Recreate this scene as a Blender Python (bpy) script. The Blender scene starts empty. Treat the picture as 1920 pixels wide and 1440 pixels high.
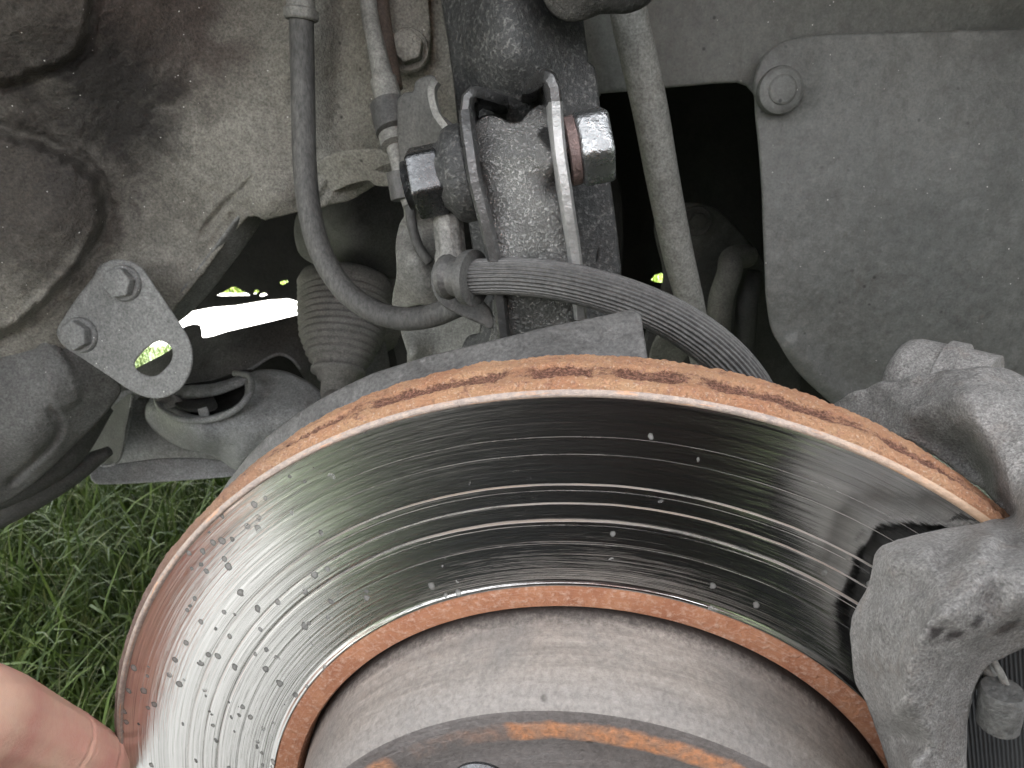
import bpy, bmesh, math, random
import numpy as np
from mathutils import Vector, Matrix, noise
from mathutils.geometry import delaunay_2d_cdt

random.seed(7); rng = np.random.default_rng(7)
scene = bpy.context.scene
COL = scene.collection
# ------------------------------------------------------------------ camera, sky, sun, exposure
# metres; origin = centre of the brake disc's outer face; ground 0.42 below (the car stands on a jack)
PHI = math.radians(19.2)
SP, CP = math.sin(PHI), math.cos(PHI)
CAM = np.array([-.0203, -.1271, .1874]); FPX = 1200.0
GZ = -.42
cd = bpy.data.cameras.new('camera'); co = bpy.data.objects.new('camera', cd); COL.objects.link(co)
co.location = CAM; co.rotation_euler = (math.radians(90) - PHI, 0, 0)
cd.sensor_width = 36; cd.lens = 36 * FPX / 1920; cd.clip_start = .01; cd.clip_end = 400
cd.dof.use_dof = True; cd.dof.focus_distance = .17; cd.dof.aperture_fstop = 45.0
scene.camera = co
SUN_EL, SUN_AZ = math.radians(44), math.radians(12)
w = bpy.data.worlds.new('World'); scene.world = w; w.use_nodes = True
wn = w.node_tree; bg = wn.nodes['Background']
sky = wn.nodes.new('ShaderNodeTexSky'); sky.sky_type = 'NISHITA'; sky.sun_disc = False
sky.sun_elevation = SUN_EL; sky.sun_rotation = SUN_AZ; sky.dust_density = 3.0
hz = wn.nodes.new('ShaderNodeHueSaturation'); hz.inputs['Saturation'].default_value = .12   # milky, hazy sky
wn.links.new(sky.outputs[0], hz.inputs['Color']); wn.links.new(hz.outputs[0], bg.inputs[0]); bg.inputs[1].default_value = .15
sd = bpy.data.lights.new('sun', 'SUN'); sd.energy = 4.5; sd.angle = math.radians(.5); sd.color = (1, .96, .9)
so = bpy.data.objects.new('sun', sd); COL.objects.link(so)
sdir = Vector((math.sin(SUN_AZ) * math.cos(SUN_EL), math.cos(SUN_AZ) * math.cos(SUN_EL), math.sin(SUN_EL)))
so.rotation_euler = sdir.to_track_quat('Z', 'Y').to_euler()
vs = scene.view_settings
vs.view_transform = 'Standard'; vs.look = 'None'; vs.gamma = 1; vs.use_curve_mapping = False
vs.exposure = 3.3
scene.cycles.max_bounces = 8; scene.cycles.diffuse_bounces = 5; scene.cycles.glossy_bounces = 4

# ------------------------------------------------------------------ node materials
def rgb(c):
    return (c[0], c[1], c[2], 1) if not isinstance(c, (int, float)) else (c, c, c, 1)

class G:
    """small helper round one material's node tree"""
    def __init__(s, name):
        s.m = bpy.data.materials.new(name); s.m.use_nodes = True
        s.t = s.m.node_tree; s.b = s.t.nodes['Principled BSDF']
    def n(s, kind, **kw):
        nd = s.t.nodes.new('ShaderNode' + kind)
        for k, v in kw.items(): setattr(nd, k, v)
        return nd
    def l(s, a, b): s.t.links.new(a, b)
    def put(s, sock, v):
        if hasattr(v, 'is_output') or isinstance(v, bpy.types.NodeSocket): s.l(v, sock)
        elif isinstance(v, (tuple, list)) and len(v) == 3 and sock.type == 'RGBA': sock.default_value = rgb(v)
        else: sock.default_value = v
    def obj(s): return s.n('TexCoord').outputs['Object']
    def pos(s): return s.n('NewGeometry').outputs['Position']
    def mapping(s, vec, scale=(1, 1, 1), rot=(0, 0, 0), loc=(0, 0, 0)):
        nd = s.n('Mapping'); s.l(vec, nd.inputs[0]); nd.inputs['Scale'].default_value = scale
        nd.inputs['Rotation'].default_value = rot; nd.inputs['Location'].default_value = loc
        return nd.outputs[0]
    def noise(s, vec, scale, detail=6, rough=.6, dist=0):
        nd = s.n('TexNoise'); s.l(vec, nd.inputs['Vector']); nd.inputs['Scale'].default_value = scale
        nd.inputs['Detail'].default_value = detail; nd.inputs['Roughness'].default_value = rough
        nd.inputs['Distortion'].default_value = dist
        return nd.outputs['Fac']
    def voro(s, vec, scale, feat='F1', rnd=1):
        nd = s.n('TexVoronoi', feature=feat); s.l(vec, nd.inputs['Vector']); nd.inputs['Scale'].default_value = scale
        nd.inputs['Randomness'].default_value = rnd
        return nd
    def ramp(s, fac, lo, hi, a=0., b=1.):
        nd = s.n('MapRange', clamp=True); s.put(nd.inputs[0], fac)
        for i, v in enumerate((lo, hi, a, b)): nd.inputs[i + 1].default_value = v
        return nd.outputs[0]
    def mix(s, fac, a, b, mode='MIX'):
        nd = s.n('Mix', data_type='RGBA', blend_type=mode)
        s.put(nd.inputs[0], fac); s.put(nd.inputs[6], a); s.put(nd.inputs[7], b)
        return nd.outputs[2]
    def math(s, op, a, b=0., c=None, clamp=False):
        nd = s.n('Math', operation=op, use_clamp=clamp); s.put(nd.inputs[0], a); s.put(nd.inputs[1], b)
        if c is not None: s.put(nd.inputs[2], c)
        return nd.outputs[0]
    def bump(s, h, strength, dist, prev=None):
        nd = s.n('Bump'); s.put(nd.inputs['Height'], h); nd.inputs['Strength'].default_value = strength
        nd.inputs['Distance'].default_value = dist
        if prev is not None: s.l(prev, nd.inputs['Normal'])
        return nd.outputs[0]
    def out(s, col=None, rough=None, metal=None, normal=None, spec=None, **kw):
        if col is not None: s.put(s.b.inputs['Base Color'], col)
        if rough is not None: s.put(s.b.inputs['Roughness'], rough)
        if metal is not None: s.put(s.b.inputs['Metallic'], metal)
        if spec is not None: s.put(s.b.inputs['Specular IOR Level'], spec)
        if normal is not None: s.l(normal, s.b.inputs['Normal'])
        for k, v in kw.items(): s.put(s.b.inputs[k.replace('_', ' ')], v)
        return s.m

def grime(name, c1, c2, c3=None, rough=.75, metal=0., big=14., fine=900., bump=.4, spark=.0, pits=.5, spots=.5,
          blots=(), stretch=None, coarse=.0, grain=0.):
    """dusty metal: two mottled tones, worn patches, specks, pits, fine relief; blots = (centre, radius, colour, strength)"""
    g = G(name); p = g.pos()
    if stretch: p2 = g.mapping(p, stretch)
    else: p2 = p
    n1 = g.noise(p2, big, 8, .62, .4)
    col = g.mix(g.ramp(n1, .35, .65), c1, c2)
    for (ct, rad, cc, st) in blots:
        vm = g.n('VectorMath', operation='DISTANCE'); g.l(p, vm.inputs[0]); vm.inputs[1].default_value = ct
        d = g.math('ADD', vm.outputs['Value'], g.math('MULTIPLY', g.math('SUBTRACT', g.noise(p, 45 if rad > .01 else 700, 8, .7, .5), .5), rad * 1.6))
        col = g.mix(g.ramp(d, rad * 1.15, rad * .45, 0, st), col, cc)
    if c3 is not None:
        n2 = g.noise(p2, big * 6, 6, .65)
        col = g.mix(g.ramp(n2, .56, .72, 0, spots), col, c3)
    nf = g.noise(p2, fine, 3, .7)
    lo_, hi_ = (.82, 1.15) if name in ('grey_dusty_panel', 'grey_liner_plastic') else (.60, 1.34)
    col = g.mix(1.0, col, g.ramp(nf, .32, .68, lo_, hi_), 'MULTIPLY')
    nm = g.noise(p, 230, 5, .7)
    col = g.mix(1.0, col, g.ramp(nm, .32, .68, .76, 1.2), 'MULTIPLY')
    if pits:
        v = g.voro(p, 120)
        m = g.math('MULTIPLY', g.ramp(v.outputs['Distance'], .13, .06), g.ramp(g.noise(p, 70, 2), .5, .62, 0, pits))
        col = g.mix(m, col, (c1[0] * .25, c1[1] * .25, c1[2] * .25))
    if spark:
        v = g.voro(p, 750); sc = v.outputs['Color']
        sep = g.n('SeparateColor'); g.l(sc, sep.inputs[0])
        m = g.math('MULTIPLY', g.ramp(g.math('ADD', v.outputs['Distance'], g.math('MULTIPLY', g.math('SUBTRACT', g.noise(p, 1600, 2), .5), .4)), .26, .12), g.ramp(sep.outputs[0], 1 - spark, 1 - spark + .01))
        col = g.mix(m, col, (.75, .74, .7))
    b1 = g.bump(g.noise(p, 60, 8, .6), bump * .6, .004)
    b2 = g.bump(nf, bump, .0007, b1)
    b3 = g.bump(nm, bump, .0012, b2)
    if coarse:
        b3 = g.bump(g.noise(p, 380, 4, .7), coarse, .0016, b3)
    if grain:
        ng = g.noise(p, 2300, 3, .7); b3 = g.bump(ng, grain, .0007, b3)
        col = g.mix(1.0, col, g.ramp(ng, .35, .65, .68, 1.3), 'MULTIPLY')
    if name.startswith('grey_'):
        sv = g.mapping(p, (1, 1, .16), (0, .6, 0)); sn = g.noise(sv, 260, 4, .8)
        col = g.mix(g.ramp(sn, .66, .70, 0, .35), col, (c2[0] * 1.5, c2[1] * 1.5, c2[2] * 1.45))
        mud = g.noise(g.mapping(p, (1.6, 1, .8), (0, -.3, 0)), 22, 9, .72, .8)
        col = g.mix(g.ramp(mud, .54, .70, 0, .5), col, (c1[0] * .62, c1[1] * .58, c1[2] * .52))
    rg = g.ramp(nm, .3, .7, max(rough - .12, .05), min(rough + .12, 1))
    return g.out(col, rg, metal, b3)

M = {}
BR, GR = (.075, .063, .054), (.20, .19, .175)
M['inner_fender'] = grime('dusty_inner_fender', (.18, .172, .148), (.265, .255, .222), (.115, .106, .09), rough=.78, big=12, spark=.02, pits=.9, bump=.7, coarse=.45,
    blots=(((-.1917, .130, .231), .050, (.070, .062, .054), .9), ((-.1700, .175, .2405), .038, (.062, .047, .040), .9),
           ((-.208, .145, .182), .056, (.055, .048, .041), .95), ((-.2055, .125, .161), .050, (.062, .055, .047), .95),
           ((-.1884, .168, .2113), .034, (.020, .018, .016), .92), ((-.1968, .15, .188), .022, (.035, .031, .028), .8)))
M['panel'] = grime('grey_dusty_panel', (.108, .113, .104), (.158, .162, .148), (.10, .10, .094), rough=.6, big=9, spark=.012, pits=.9, bump=.3)
M['panel_hi'] = grime('grey_liner_plastic', (.108, .113, .107), (.168, .172, .162), (.085, .083, .078), rough=.52, big=7, coarse=.12, spark=.014, pits=.9, bump=.25)
M['bracket'] = grime('grey_bracket', (.155, .157, .152), (.205, .207, .20), (.12, .115, .11), rough=.6, big=25, spark=.015, pits=.6, bump=.25)
M['sill'] = grime('dark_grey_arch', (.078, .078, .074), (.13, .13, .124), (.08, .076, .07), rough=.66, big=20, spark=.01, bump=.4)
M['subframe'] = grime('grey_subframe', (.24, .245, .245), (.31, .315, .315), (.18, .18, .175), rough=.6, big=16, bump=.3)
M['arm'] = grime('grey_control_arm', (.19, .195, .195), (.27, .275, .27), (.42, .42, .40), rough=.6, big=22, bump=.4, spots=.6)
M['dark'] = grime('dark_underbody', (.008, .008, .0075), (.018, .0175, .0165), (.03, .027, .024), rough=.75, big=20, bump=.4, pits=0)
M['dark2'] = grime('dark_grey_metal', (.045, .045, .043), (.08, .08, .076), (.11, .10, .09), rough=.7, big=20, bump=.4)
M['rubber'] = grime('dusty_rubber', (.058, .057, .054), (.10, .098, .091), (.035, .035, .034), rough=.7, big=30, bump=.25, pits=0, spots=.7, stretch=(1, 1, .35))
M['boot'] = grime('bellows_rubber', (.14, .135, .125), (.21, .203, .19), (.08, .077, .07), rough=.7, big=25, bump=.3, pits=0)
M['rod'] = grime('pale_rod', (.20, .20, .182), (.275, .275, .255), (.11, .105, .095), rough=.65, big=22, bump=.5, pits=.5, coarse=.2)
M['rod_dirty'] = grime('dirty_rod', (.13, .13, .115), (.21, .21, .19), (.05, .05, .045), rough=.7, big=50, bump=.8, coarse=.6)
M['shield'] = grime('dust_shield_metal', (.082, .08, .077), (.108, .105, .10), (.065, .062, .058), rough=.5, big=16, bump=.2, pits=.3)
M['knurl'] = grime('banjo_metal', (.12, .12, .112), (.22, .215, .20), (.06, .055, .05), rough=.6, metal=.3, big=50, bump=.4, pits=0)
M['clip_dark'] = grime('dark_clip', (.055, .055, .053), (.085, .083, .078), (.11, .10, .095), rough=.55, big=40, bump=.25)
M['cable'] = grime('dusty_cable', (.15, .148, .135), (.20, .197, .18), (.09, .085, .078), rough=.6, big=40, bump=.25, pits=.3)
M['brown'] = grime('brown_dirty_cable', (.075, .055, .044), (.12, .095, .075), (.05, .035, .03), rough=.7, big=40, bump=.4)

def oily(name, c1, c2, rough=.3, metal=.6, coarse=.8, hi=(.5, .5, .48), amount=.5, sc=520, blots=()):
    """oil-wet sandy metal: dark film with glittering grains"""
    g = G(name); p = g.pos()
    a = g.noise(p, 26, 6, .6, .3); b = g.noise(p, sc, 4, .75)
    col = g.mix(g.ramp(a, .38, .62), c1, c2)
    col = g.mix(g.math('MULTIPLY', g.ramp(b, .52, .66), g.ramp(a, .35, .6, amount * .4, amount)), col, hi)
    for (ct, sc3, rad, cc) in blots:
        vm = g.n('VectorMath', operation='SUBTRACT'); g.l(p, vm.inputs[0]); vm.inputs[1].default_value = ct
        vl = g.n('VectorMath', operation='LENGTH'); g.l(g.mapping(vm.outputs[0], sc3), vl.inputs[0])
        d = g.math('ADD', vl.outputs['Value'], g.math('MULTIPLY', g.math('SUBTRACT', g.noise(p, 150, 5, .6), .5), rad * 1.2))
        col = g.mix(g.ramp(d, rad, rad * .75, 0, .95), col, cc)
    nb = g.bump(b, coarse, .0016); nb = g.bump(g.noise(p, 140, 5, .6), coarse * .7, .002, nb)
    return g.out(col, g.ramp(b, .35, .65, rough + .2, rough), metal, nb)
M['knuckle'] = oily('oily_cast_knuckle', (.11, .11, .106), (.34, .335, .325), rough=.2, metal=.8, coarse=1.0, hi=(.92, .91, .89), amount=.72, sc=1000,
    blots=[((-.0085, .075, .197), (1, .5, .55), .0050, (.03, .03, .03))])
M['strut'] = oily('oily_black_strut', (.017, .018, .018), (.042, .043, .043), rough=.33, metal=.1, coarse=.55, hi=(.30, .30, .28), amount=.45, sc=640)
M['strut_plate'] = oily('oily_black_strut_plate', (.017, .018, .018), (.042, .043, .043), rough=.33, metal=.1, coarse=.55, hi=(.30, .30, .28), amount=.45, sc=640,
    blots=(((.012, .121, .212), (1, 1, .45), .0065, (.30, .29, .26)), ((.016, .120, .196), (1, 1, .7), .0055, (.28, .27, .25))))
M['ear'] = oily('oily_steel_flange', (.05, .05, .05), (.13, .13, .128), rough=.22, metal=.6, coarse=.3, hi=(.5, .5, .5), amount=.3)
M['ear_bright'] = oily('worn_bright_flange', (.27, .27, .265), (.42, .42, .41), rough=.28, metal=.6, coarse=.35, hi=(.7, .7, .7), amount=.4)
M['nut'] = oily('oily_dark_nut', (.06, .062, .064), (.14, .142, .145), rough=.16, metal=.9, coarse=.25, hi=(.3, .3, .3), amount=.25)
M['nut_bright'] = oily('worn_bright_bolt', (.30, .31, .315), (.48, .49, .49), rough=.2, metal=.9, coarse=.55, hi=(.75, .75, .73), amount=.5, sc=300)
M['copper'] = oily('rust_pink_washer', (.17, .12, .11), (.33, .25, .235), rough=.4, metal=.4, coarse=.7, hi=(.7, .5, .45), amount=.5)

def plain(name, c, rough=.6, metal=0., bump=.2, sc=400):
    g = G(name); p = g.pos(); b = g.noise(p, sc, 4, .6)
    col = g.mix(1.0, c, g.ramp(b, .3, .7, .85, 1.12), 'MULTIPLY')
    return g.out(col, rough, metal, g.bump(b, bump, .001))

# brake disc: friction face (object coordinates: x,y in the plane of the disc, z outward)
def polar(g):
    sep = g.n('SeparateXYZ'); g.l(g.obj(), sep.inputs[0])
    x, y, z = sep.outputs
    r = g.math('SQRT', g.math('ADD', g.math('MULTIPLY', x, x), g.math('MULTIPLY', y, y)))
    th = g.math('ARCTAN2', x, y)            # 0 at the top, positive to the right
    return r, th, z
def ringvec(g, r, th, kr, kt):
    cb = g.n('CombineXYZ'); g.l(g.math('MULTIPLY', r, kr), cb.inputs[0]); g.l(g.math('MULTIPLY', th, kt), cb.inputs[1])
    return cb.outputs[0]
R = .14
def friction_mat():
    g = G('scored_disc_face'); r, th, z = polar(g); o = g.obj()
    f1 = g.noise(ringvec(g, r, th, 2600, 2.2), 1, 3, .7)
    f2 = g.noise(ringvec(g, r, th, 700, .8), 1, 4, .7)
    f3 = g.noise(ringvec(g, r, th, 5200, 7.), 1, 2, .6)
    col = g.mix(g.ramp(f2, .3, .7), (.56, .555, .54), (.80, .79, .775))
    col = g.mix(g.ramp(f1, .56, .68, 0, .6), col, (.20, .195, .19))
    col = g.mix(g.ramp(f3, .60, .72, 0, .5), col, (.25, .24, .23))
    h = g.math('ADD', g.math('MULTIPLY', f1, .6), g.math('MULTIPLY', f2, .9))
    h = g.math('ADD', h, g.math('MULTIPLY', f3, .5))
    groove = None; tan = None
    wob = g.math('MULTIPLY', g.math('SUBTRACT', g.noise(ringvec(g, r, th, 0, 3.), 1, 3), .5), .0007)
    rr = g.math('ADD', r, wob)
    dusty = g.ramp(g.noise(ringvec(g, r, th, 500, 2.6), 1, 6, .75), .36, .56)
    for (r0, wd, st) in ((.852, .00032, 1.), (.841, .00012, .5), (.8175, .00028, 1.), (.786, .00042, .9), (.7775, .00012, .5), (.905, .00010, .45), (.935, .00008, .4), (.742, .00010, .4)):
        d = g.math('ABSOLUTE', g.math('SUBTRACT', rr, r0 * R))
        m = g.ramp(d, wd, wd * .45, 0, st)
        tan = m if tan is None else g.math('MAXIMUM', tan, m)
    tan = g.math('MULTIPLY', g.math('MULTIPLY', tan, g.ramp(dusty, 0, 1, .08, 1)), g.ramp(th, -.75, -.3, .25, 1))
    h = g.math('SUBTRACT', h, g.math('MULTIPLY', tan, 1.2))
    # dried water spots
    ov = g.mapping(o, (1, .82, 1))
    v = g.voro(ov, 300); sep = g.n('SeparateColor'); g.l(v.outputs['Color'], sep.inputs[0])
    warp = g.math('ADD', v.outputs['Distance'], g.math('MULTIPLY', g.math('SUBTRACT', g.noise(o, 700, 3), .5), .28))
    size = g.ramp(sep.outputs[1], 0, 1, .14, .34)
    on = g.math('GREATER_THAN', sep.outputs[0], g.ramp(th, -.3, -.75, .78, .42))
    clus = g.ramp(g.math('ADD', g.noise(o, 45, 2), g.ramp(th, -.3, -1.0, 0, .14)), .52, .56)
    spot = g.math('MULTIPLY', g.math('MULTIPLY', g.math('LESS_THAN', warp, size), on), clus)
    core = g.math('MULTIPLY', spot, g.ramp(g.math('DIVIDE', warp, size), .55, .95, .65, 1.))
    lead = g.ramp(g.math('ADD', g.ramp(r, .659 * R, .695 * R), g.math('MULTIPLY', g.noise(o, 60, 3), .6)), .35, .75)
    col = g.mix(tan, col, (.34, .27, .22))
    col = g.mix(core, col, (.13, .13, .12))
    rough = g.ramp(f1, .3, .7, .09, .19)
    rough = g.math('ADD', rough, g.math('MULTIPLY', core, .32))
    rough = g.math('ADD', rough, g.math('MULTIPLY', tan, .4), clamp=True)
    metal = g.math('SUBTRACT', 1., g.math('MULTIPLY', core, .75), clamp=True)
    metal = g.math('SUBTRACT', metal, g.math('MULTIPLY', tan, .8), clamp=True)
    nb = g.bump(h, .26, .00025)
    tg = g.n('Tangent', direction_type='RADIAL', axis='Z'); 
    g.out(col, rough, metal, nb, Anisotropic=.68)
    g.l(tg.outputs[0], g.b.inputs['Tangent'])
    return g.m
M['friction'] = friction_mat()

def rust_mat(name, c1, c2, c3, kr, kt, bump=.8, silver=0.):
    g = G(name); r, th, z = polar(g); o = g.obj()
    a = g.noise(o, 90, 6, .7); b = g.noise(o, 620, 5, .75)
    s = g.noise(ringvec(g, g.math('ADD', r, z), th, kr, kt), 1, 4, .7)
    col = g.mix(g.ramp(a, .35, .65), c1, c2)
    col = g.mix(g.ramp(b, .50, .66, 0, .85), col, c3)
    col = g.mix(g.ramp(s, .55, .72, 0, .6), col, c3)
    if silver:
        col = g.mix(g.ramp(g.noise(o, 240, 5, .7), .45, .62, 0, silver), col, (.42, .38, .36))
    rare = g.ramp(g.noise(ringvec(g, r, th, 60, 9), 1, 6, .8), .66, .72, 0, .8)
    col = g.mix(rare, col, (.05, .03, .025))
    nb = g.bump(b, bump, .0014); nb = g.bump(s, bump * .5, .0008, nb)
    return g.out(col, .82, 0., nb)
M['rust_rim'] = None
def rim_mat():
    g = G('flaking_rust_rim'); r, th, z = polar(g); o = g.obj()
    a = g.noise(o, 55, 6, .7); b = g.noise(o, 520, 6, .78); c = g.noise(o, 1500, 3, .7)
    col = g.mix(g.ramp(a, .35, .65), (.56, .27, .145), (.66, .39, .22))
    col = g.mix(g.ramp(b, .52, .66, 0, .8), col, (.42, .20, .14))
    col = g.mix(g.ramp(c, .56, .68, 0, .7), col, (.80, .62, .48))
    col = g.mix(g.ramp(g.noise(o, 210, 7, .8), .57, .66, 0, .8), col, (.25, .11, .075))
    # vent mouths: red-brown scale, with recess shade painted in as darker colour
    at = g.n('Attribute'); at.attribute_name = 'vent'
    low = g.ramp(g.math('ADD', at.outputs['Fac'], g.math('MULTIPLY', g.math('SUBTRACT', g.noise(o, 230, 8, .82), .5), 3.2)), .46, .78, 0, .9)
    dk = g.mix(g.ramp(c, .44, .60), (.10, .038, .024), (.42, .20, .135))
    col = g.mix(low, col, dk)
    # left side has dull brown rust
    side = g.ramp(th, -1.0, -.50, .9, 0)
    col = g.mix(side, col, g.mix(g.ramp(b, .4, .6), (.20, .14, .12), (.27, .20, .175)))
    nb = g.bump(b, 1., .0030); nb = g.bump(c, .9, .0014, nb)
    return g.out(col, .85, 0., nb)
M['rust_rim'] = rim_mat()
def lip_mat():
    g = G('worn_disc_lip'); r, th, z = polar(g); o = g.obj()
    s = g.noise(ringvec(g, g.math('ADD', r, z), th, 1600, 14), 1, 4, .7); b = g.noise(o, 700, 5, .75)
    col = g.mix(g.ramp(b, .4, .62), (.30, .25, .225), (.46, .37, .31))
    col = g.mix(g.ramp(s, .55, .66, 0, .8), col, (.60, .34, .20))
    sd_ = g.ramp(th, .25, .7, 0, .75)
    col = g.mix(sd_, col, (.66, .42, .24))
    dk = g.ramp(g.noise(ringvec(g, r, th, 40, 16), 1, 5, .8), .68, .72, 0, .85)
    col = g.mix(dk, col, (.05, .035, .03))
    nb = g.bump(b, .7, .0008); nb = g.bump(s, .5, .0004, nb)
    return g.out(col, g.ramp(s, .4, .6, .42, .6), .25, nb)
M['lip'] = lip_mat()
M['rust_ring'] = rust_mat('orange_rust_ring', (.42, .17, .09), (.56, .26, .14), (.68, .45, .34), 2600, 5., .9)
def hat_mat(face=False):
    g = G('rusty_hat_face' if face else 'dusty_brown_hat'); r, th, z = polar(g); o = g.obj()
    a = g.noise(o, 38, 6, .65, .5); b = g.noise(o, 700, 5, .75); s = g.noise(ringvec(g, g.math('ADD', r, z), th, 420, 1.6), 1, 5, .65)
    if face:
        col = g.mix(g.ramp(a, .35, .65), (.135, .12, .113), (.19, .175, .168))
        d = g.math('ABSOLUTE', g.math('SUBTRACT', g.math('ADD', r, g.math('MULTIPLY', g.math('SUBTRACT', g.noise(o, 120, 5, .7), .5), .004)), .516 * R))
        band = g.ramp(d, .0030, .0016)
        gap = g.math('MULTIPLY', g.ramp(th, -.27, -.235), g.ramp(th, .62, .50))
        gap2 = g.math('MULTIPLY', g.ramp(th, -.80, -.74), g.ramp(th, -.66, -.70))
        m = g.math('MULTIPLY', band, g.math('MAXIMUM', gap, gap2))
        m = g.math('MULTIPLY', m, g.ramp(b, .25, .5, .6, 1))
        m = g.math('MAXIMUM', m, g.math('MULTIPLY', band, g.ramp(a, .5, .62, 0, .3)))
        orange = g.mix(g.ramp(g.noise(o, 300, 5, .7), .4, .6), (.56, .26, .13), (.40, .23, .15))
        col = g.mix(m, col, orange)
    else:
        col = g.mix(g.ramp(s, .35, .65), (.185, .162, .142), (.30, .268, .235))
        col = g.mix(g.ramp(a, .42, .68, 0, .7), col, (.16, .152, .142))
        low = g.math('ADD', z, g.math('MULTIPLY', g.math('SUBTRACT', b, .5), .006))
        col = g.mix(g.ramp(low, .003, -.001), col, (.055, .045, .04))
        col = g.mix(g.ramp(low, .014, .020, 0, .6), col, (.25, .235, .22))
    col = g.mix(1., col, g.ramp(b, .3, .7, .7, 1.25), 'MULTIPLY')
    v = g.voro(o, 95); m2 = g.math('MULTIPLY', g.ramp(v.outputs['Distance'], .10, .05), g.ramp(g.noise(o, 50, 2), .5, .6, 0, .8))
    col = g.mix(m2, col, (.03, .025, .02))
    nb = g.bump(b, .5, .0010); nb = g.bump(s, .3, .0012, nb)
    return g.out(col, .6, .0, nb)
M['hat'] = hat_mat(); M['hat_face'] = hat_mat(True)

# ------------------------------------------------------------------ object helpers
def ray(x, y):
    dx = (np.asarray(x, float) - 960) / FPX; dy = (720 - np.asarray(y, float)) / FPX
    return np.stack([dx, dy * SP + CP, dy * CP - SP], -1)
def P(x, y, Y):
    """point of the place at depth Y (metres into the car) that lies along that line of sight"""
    d = ray(x, y); t = (np.asarray(Y) - CAM[1]) / d[..., 1]
    return CAM + d * t[..., None]
def V(x, y, Y): return Vector(P(x, y, Y))

def thing(name, label, cat, loc=(0, 0, 0), group=None, rot=None):
    o = bpy.data.objects.new(name, None); COL.objects.link(o); o.location = loc
    o.empty_display_size = .01
    if rot is not None: o.rotation_mode = 'QUATERNION'; o.rotation_quaternion = rot
    o['label'] = label; o['category'] = cat
    if group: o['group'] = group
    return o
def link(name, me, mat, parent=None, local=False, label=None, smooth=True):
    """link a mesh given in world coordinates (or local ones) as one object"""
    o = bpy.data.objects.new(name, me)
    if mat is not None: me.materials.append(mat)
    COL.objects.link(o)
    if not local:
        n = len(me.vertices); a = np.empty(n * 3, 'f'); me.vertices.foreach_get('co', a); a = a.reshape(-1, 3)
        c = (a.min(0) + a.max(0)) / 2; a -= c; me.vertices.foreach_set('co', a.ravel())
        o.location = c
        if parent is not None: o.location = Vector(c) - wloc(parent)
    if parent is not None: o.parent = parent
    if label: o['label'] = label
    me.update()
    return o
def wloc(o):
    v = Vector((0, 0, 0))
    while o is not None: v += o.location; o = o.parent
    return v
def mesh(verts, faces, smooth=True):
    me = bpy.data.meshes.new('mesh'); me.from_pydata([tuple(map(float, v)) for v in verts], [], [tuple(int(i) for i in f) for f in faces])
    if smooth: me.shade_smooth()
    me.update(); return me

def catmull(pts, step, closed=True):
    pts = np.asarray(pts, float); n = len(pts); out = []
    rngi = range(n) if closed else range(n - 1)
    for i in rngi:
        p0 = pts[(i - 1) % n] if closed or i > 0 else pts[i] * 2 - pts[i + 1]
        p1, p2 = pts[i], pts[(i + 1) % n]
        p3 = pts[(i + 2) % n] if closed or i + 2 < n else p2 * 2 - p1
        k = max(1, int(round(np.linalg.norm((p2 - p1)[:3]) / step)))
        for j in range(k):
            t = j / k
            # centripetal-like: tension softened when neighbours are much farther apart
            l = np.linalg.norm(p2 - p1) + 1e-9
            m1 = (p2 - p0); m2 = (p3 - p1)
            m1 = m1 / (np.linalg.norm(m1) + 1e-9) * l * .9; m2 = m2 / (np.linalg.norm(m2) + 1e-9) * l * .9
            out.append((2*t**3 - 3*t*t + 1) * p1 + (t**3 - 2*t*t + t) * m1 + (-2*t**3 + 3*t*t) * p2 + (t**3 - t*t) * m2)
    if not closed: out.append(pts[-1])
    return np.array(out)
def linear(pts, step, closed=True):
    pts = np.asarray(pts, float); out = []; n = len(pts)
    for i in range(n if closed else n - 1):
        p1, p2 = pts[i], pts[(i + 1) % n]; k = max(1, int(round(np.linalg.norm(p2 - p1) / step)))
        for j in range(k): out.append(p1 + (p2 - p1) * j / k)
    if not closed: out.append(pts[-1])
    return np.array(out)
def inside(poly, q):
    x, y = q[:, 0], q[:, 1]; r = np.zeros(len(q), bool); n = len(poly); j = n - 1
    for i in range(n):
        xi, yi = poly[i]; xj, yj = poly[j]
        c = ((yi > y) != (yj > y)) & (x < (xj - xi) * (y - yi) / (yj - yi + 1e-12) + xi)
        r ^= c; j = i
    return r
def dist(poly, q, closed=True):
    d = np.full(len(q), 1e9); n = len(poly)
    for i in range(n if closed else n - 1):
        a = poly[i]; b = poly[(i + 1) % n]; ab = b - a; t = np.clip(((q - a) @ ab) / (ab @ ab + 1e-12), 0, 1)
        d = np.minimum(d, np.hypot(*(q - a - t[:, None] * ab).T))
    return d
def sstep(x): x = np.clip(x, 0, 1); return x * x * (3 - 2 * x)

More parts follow.
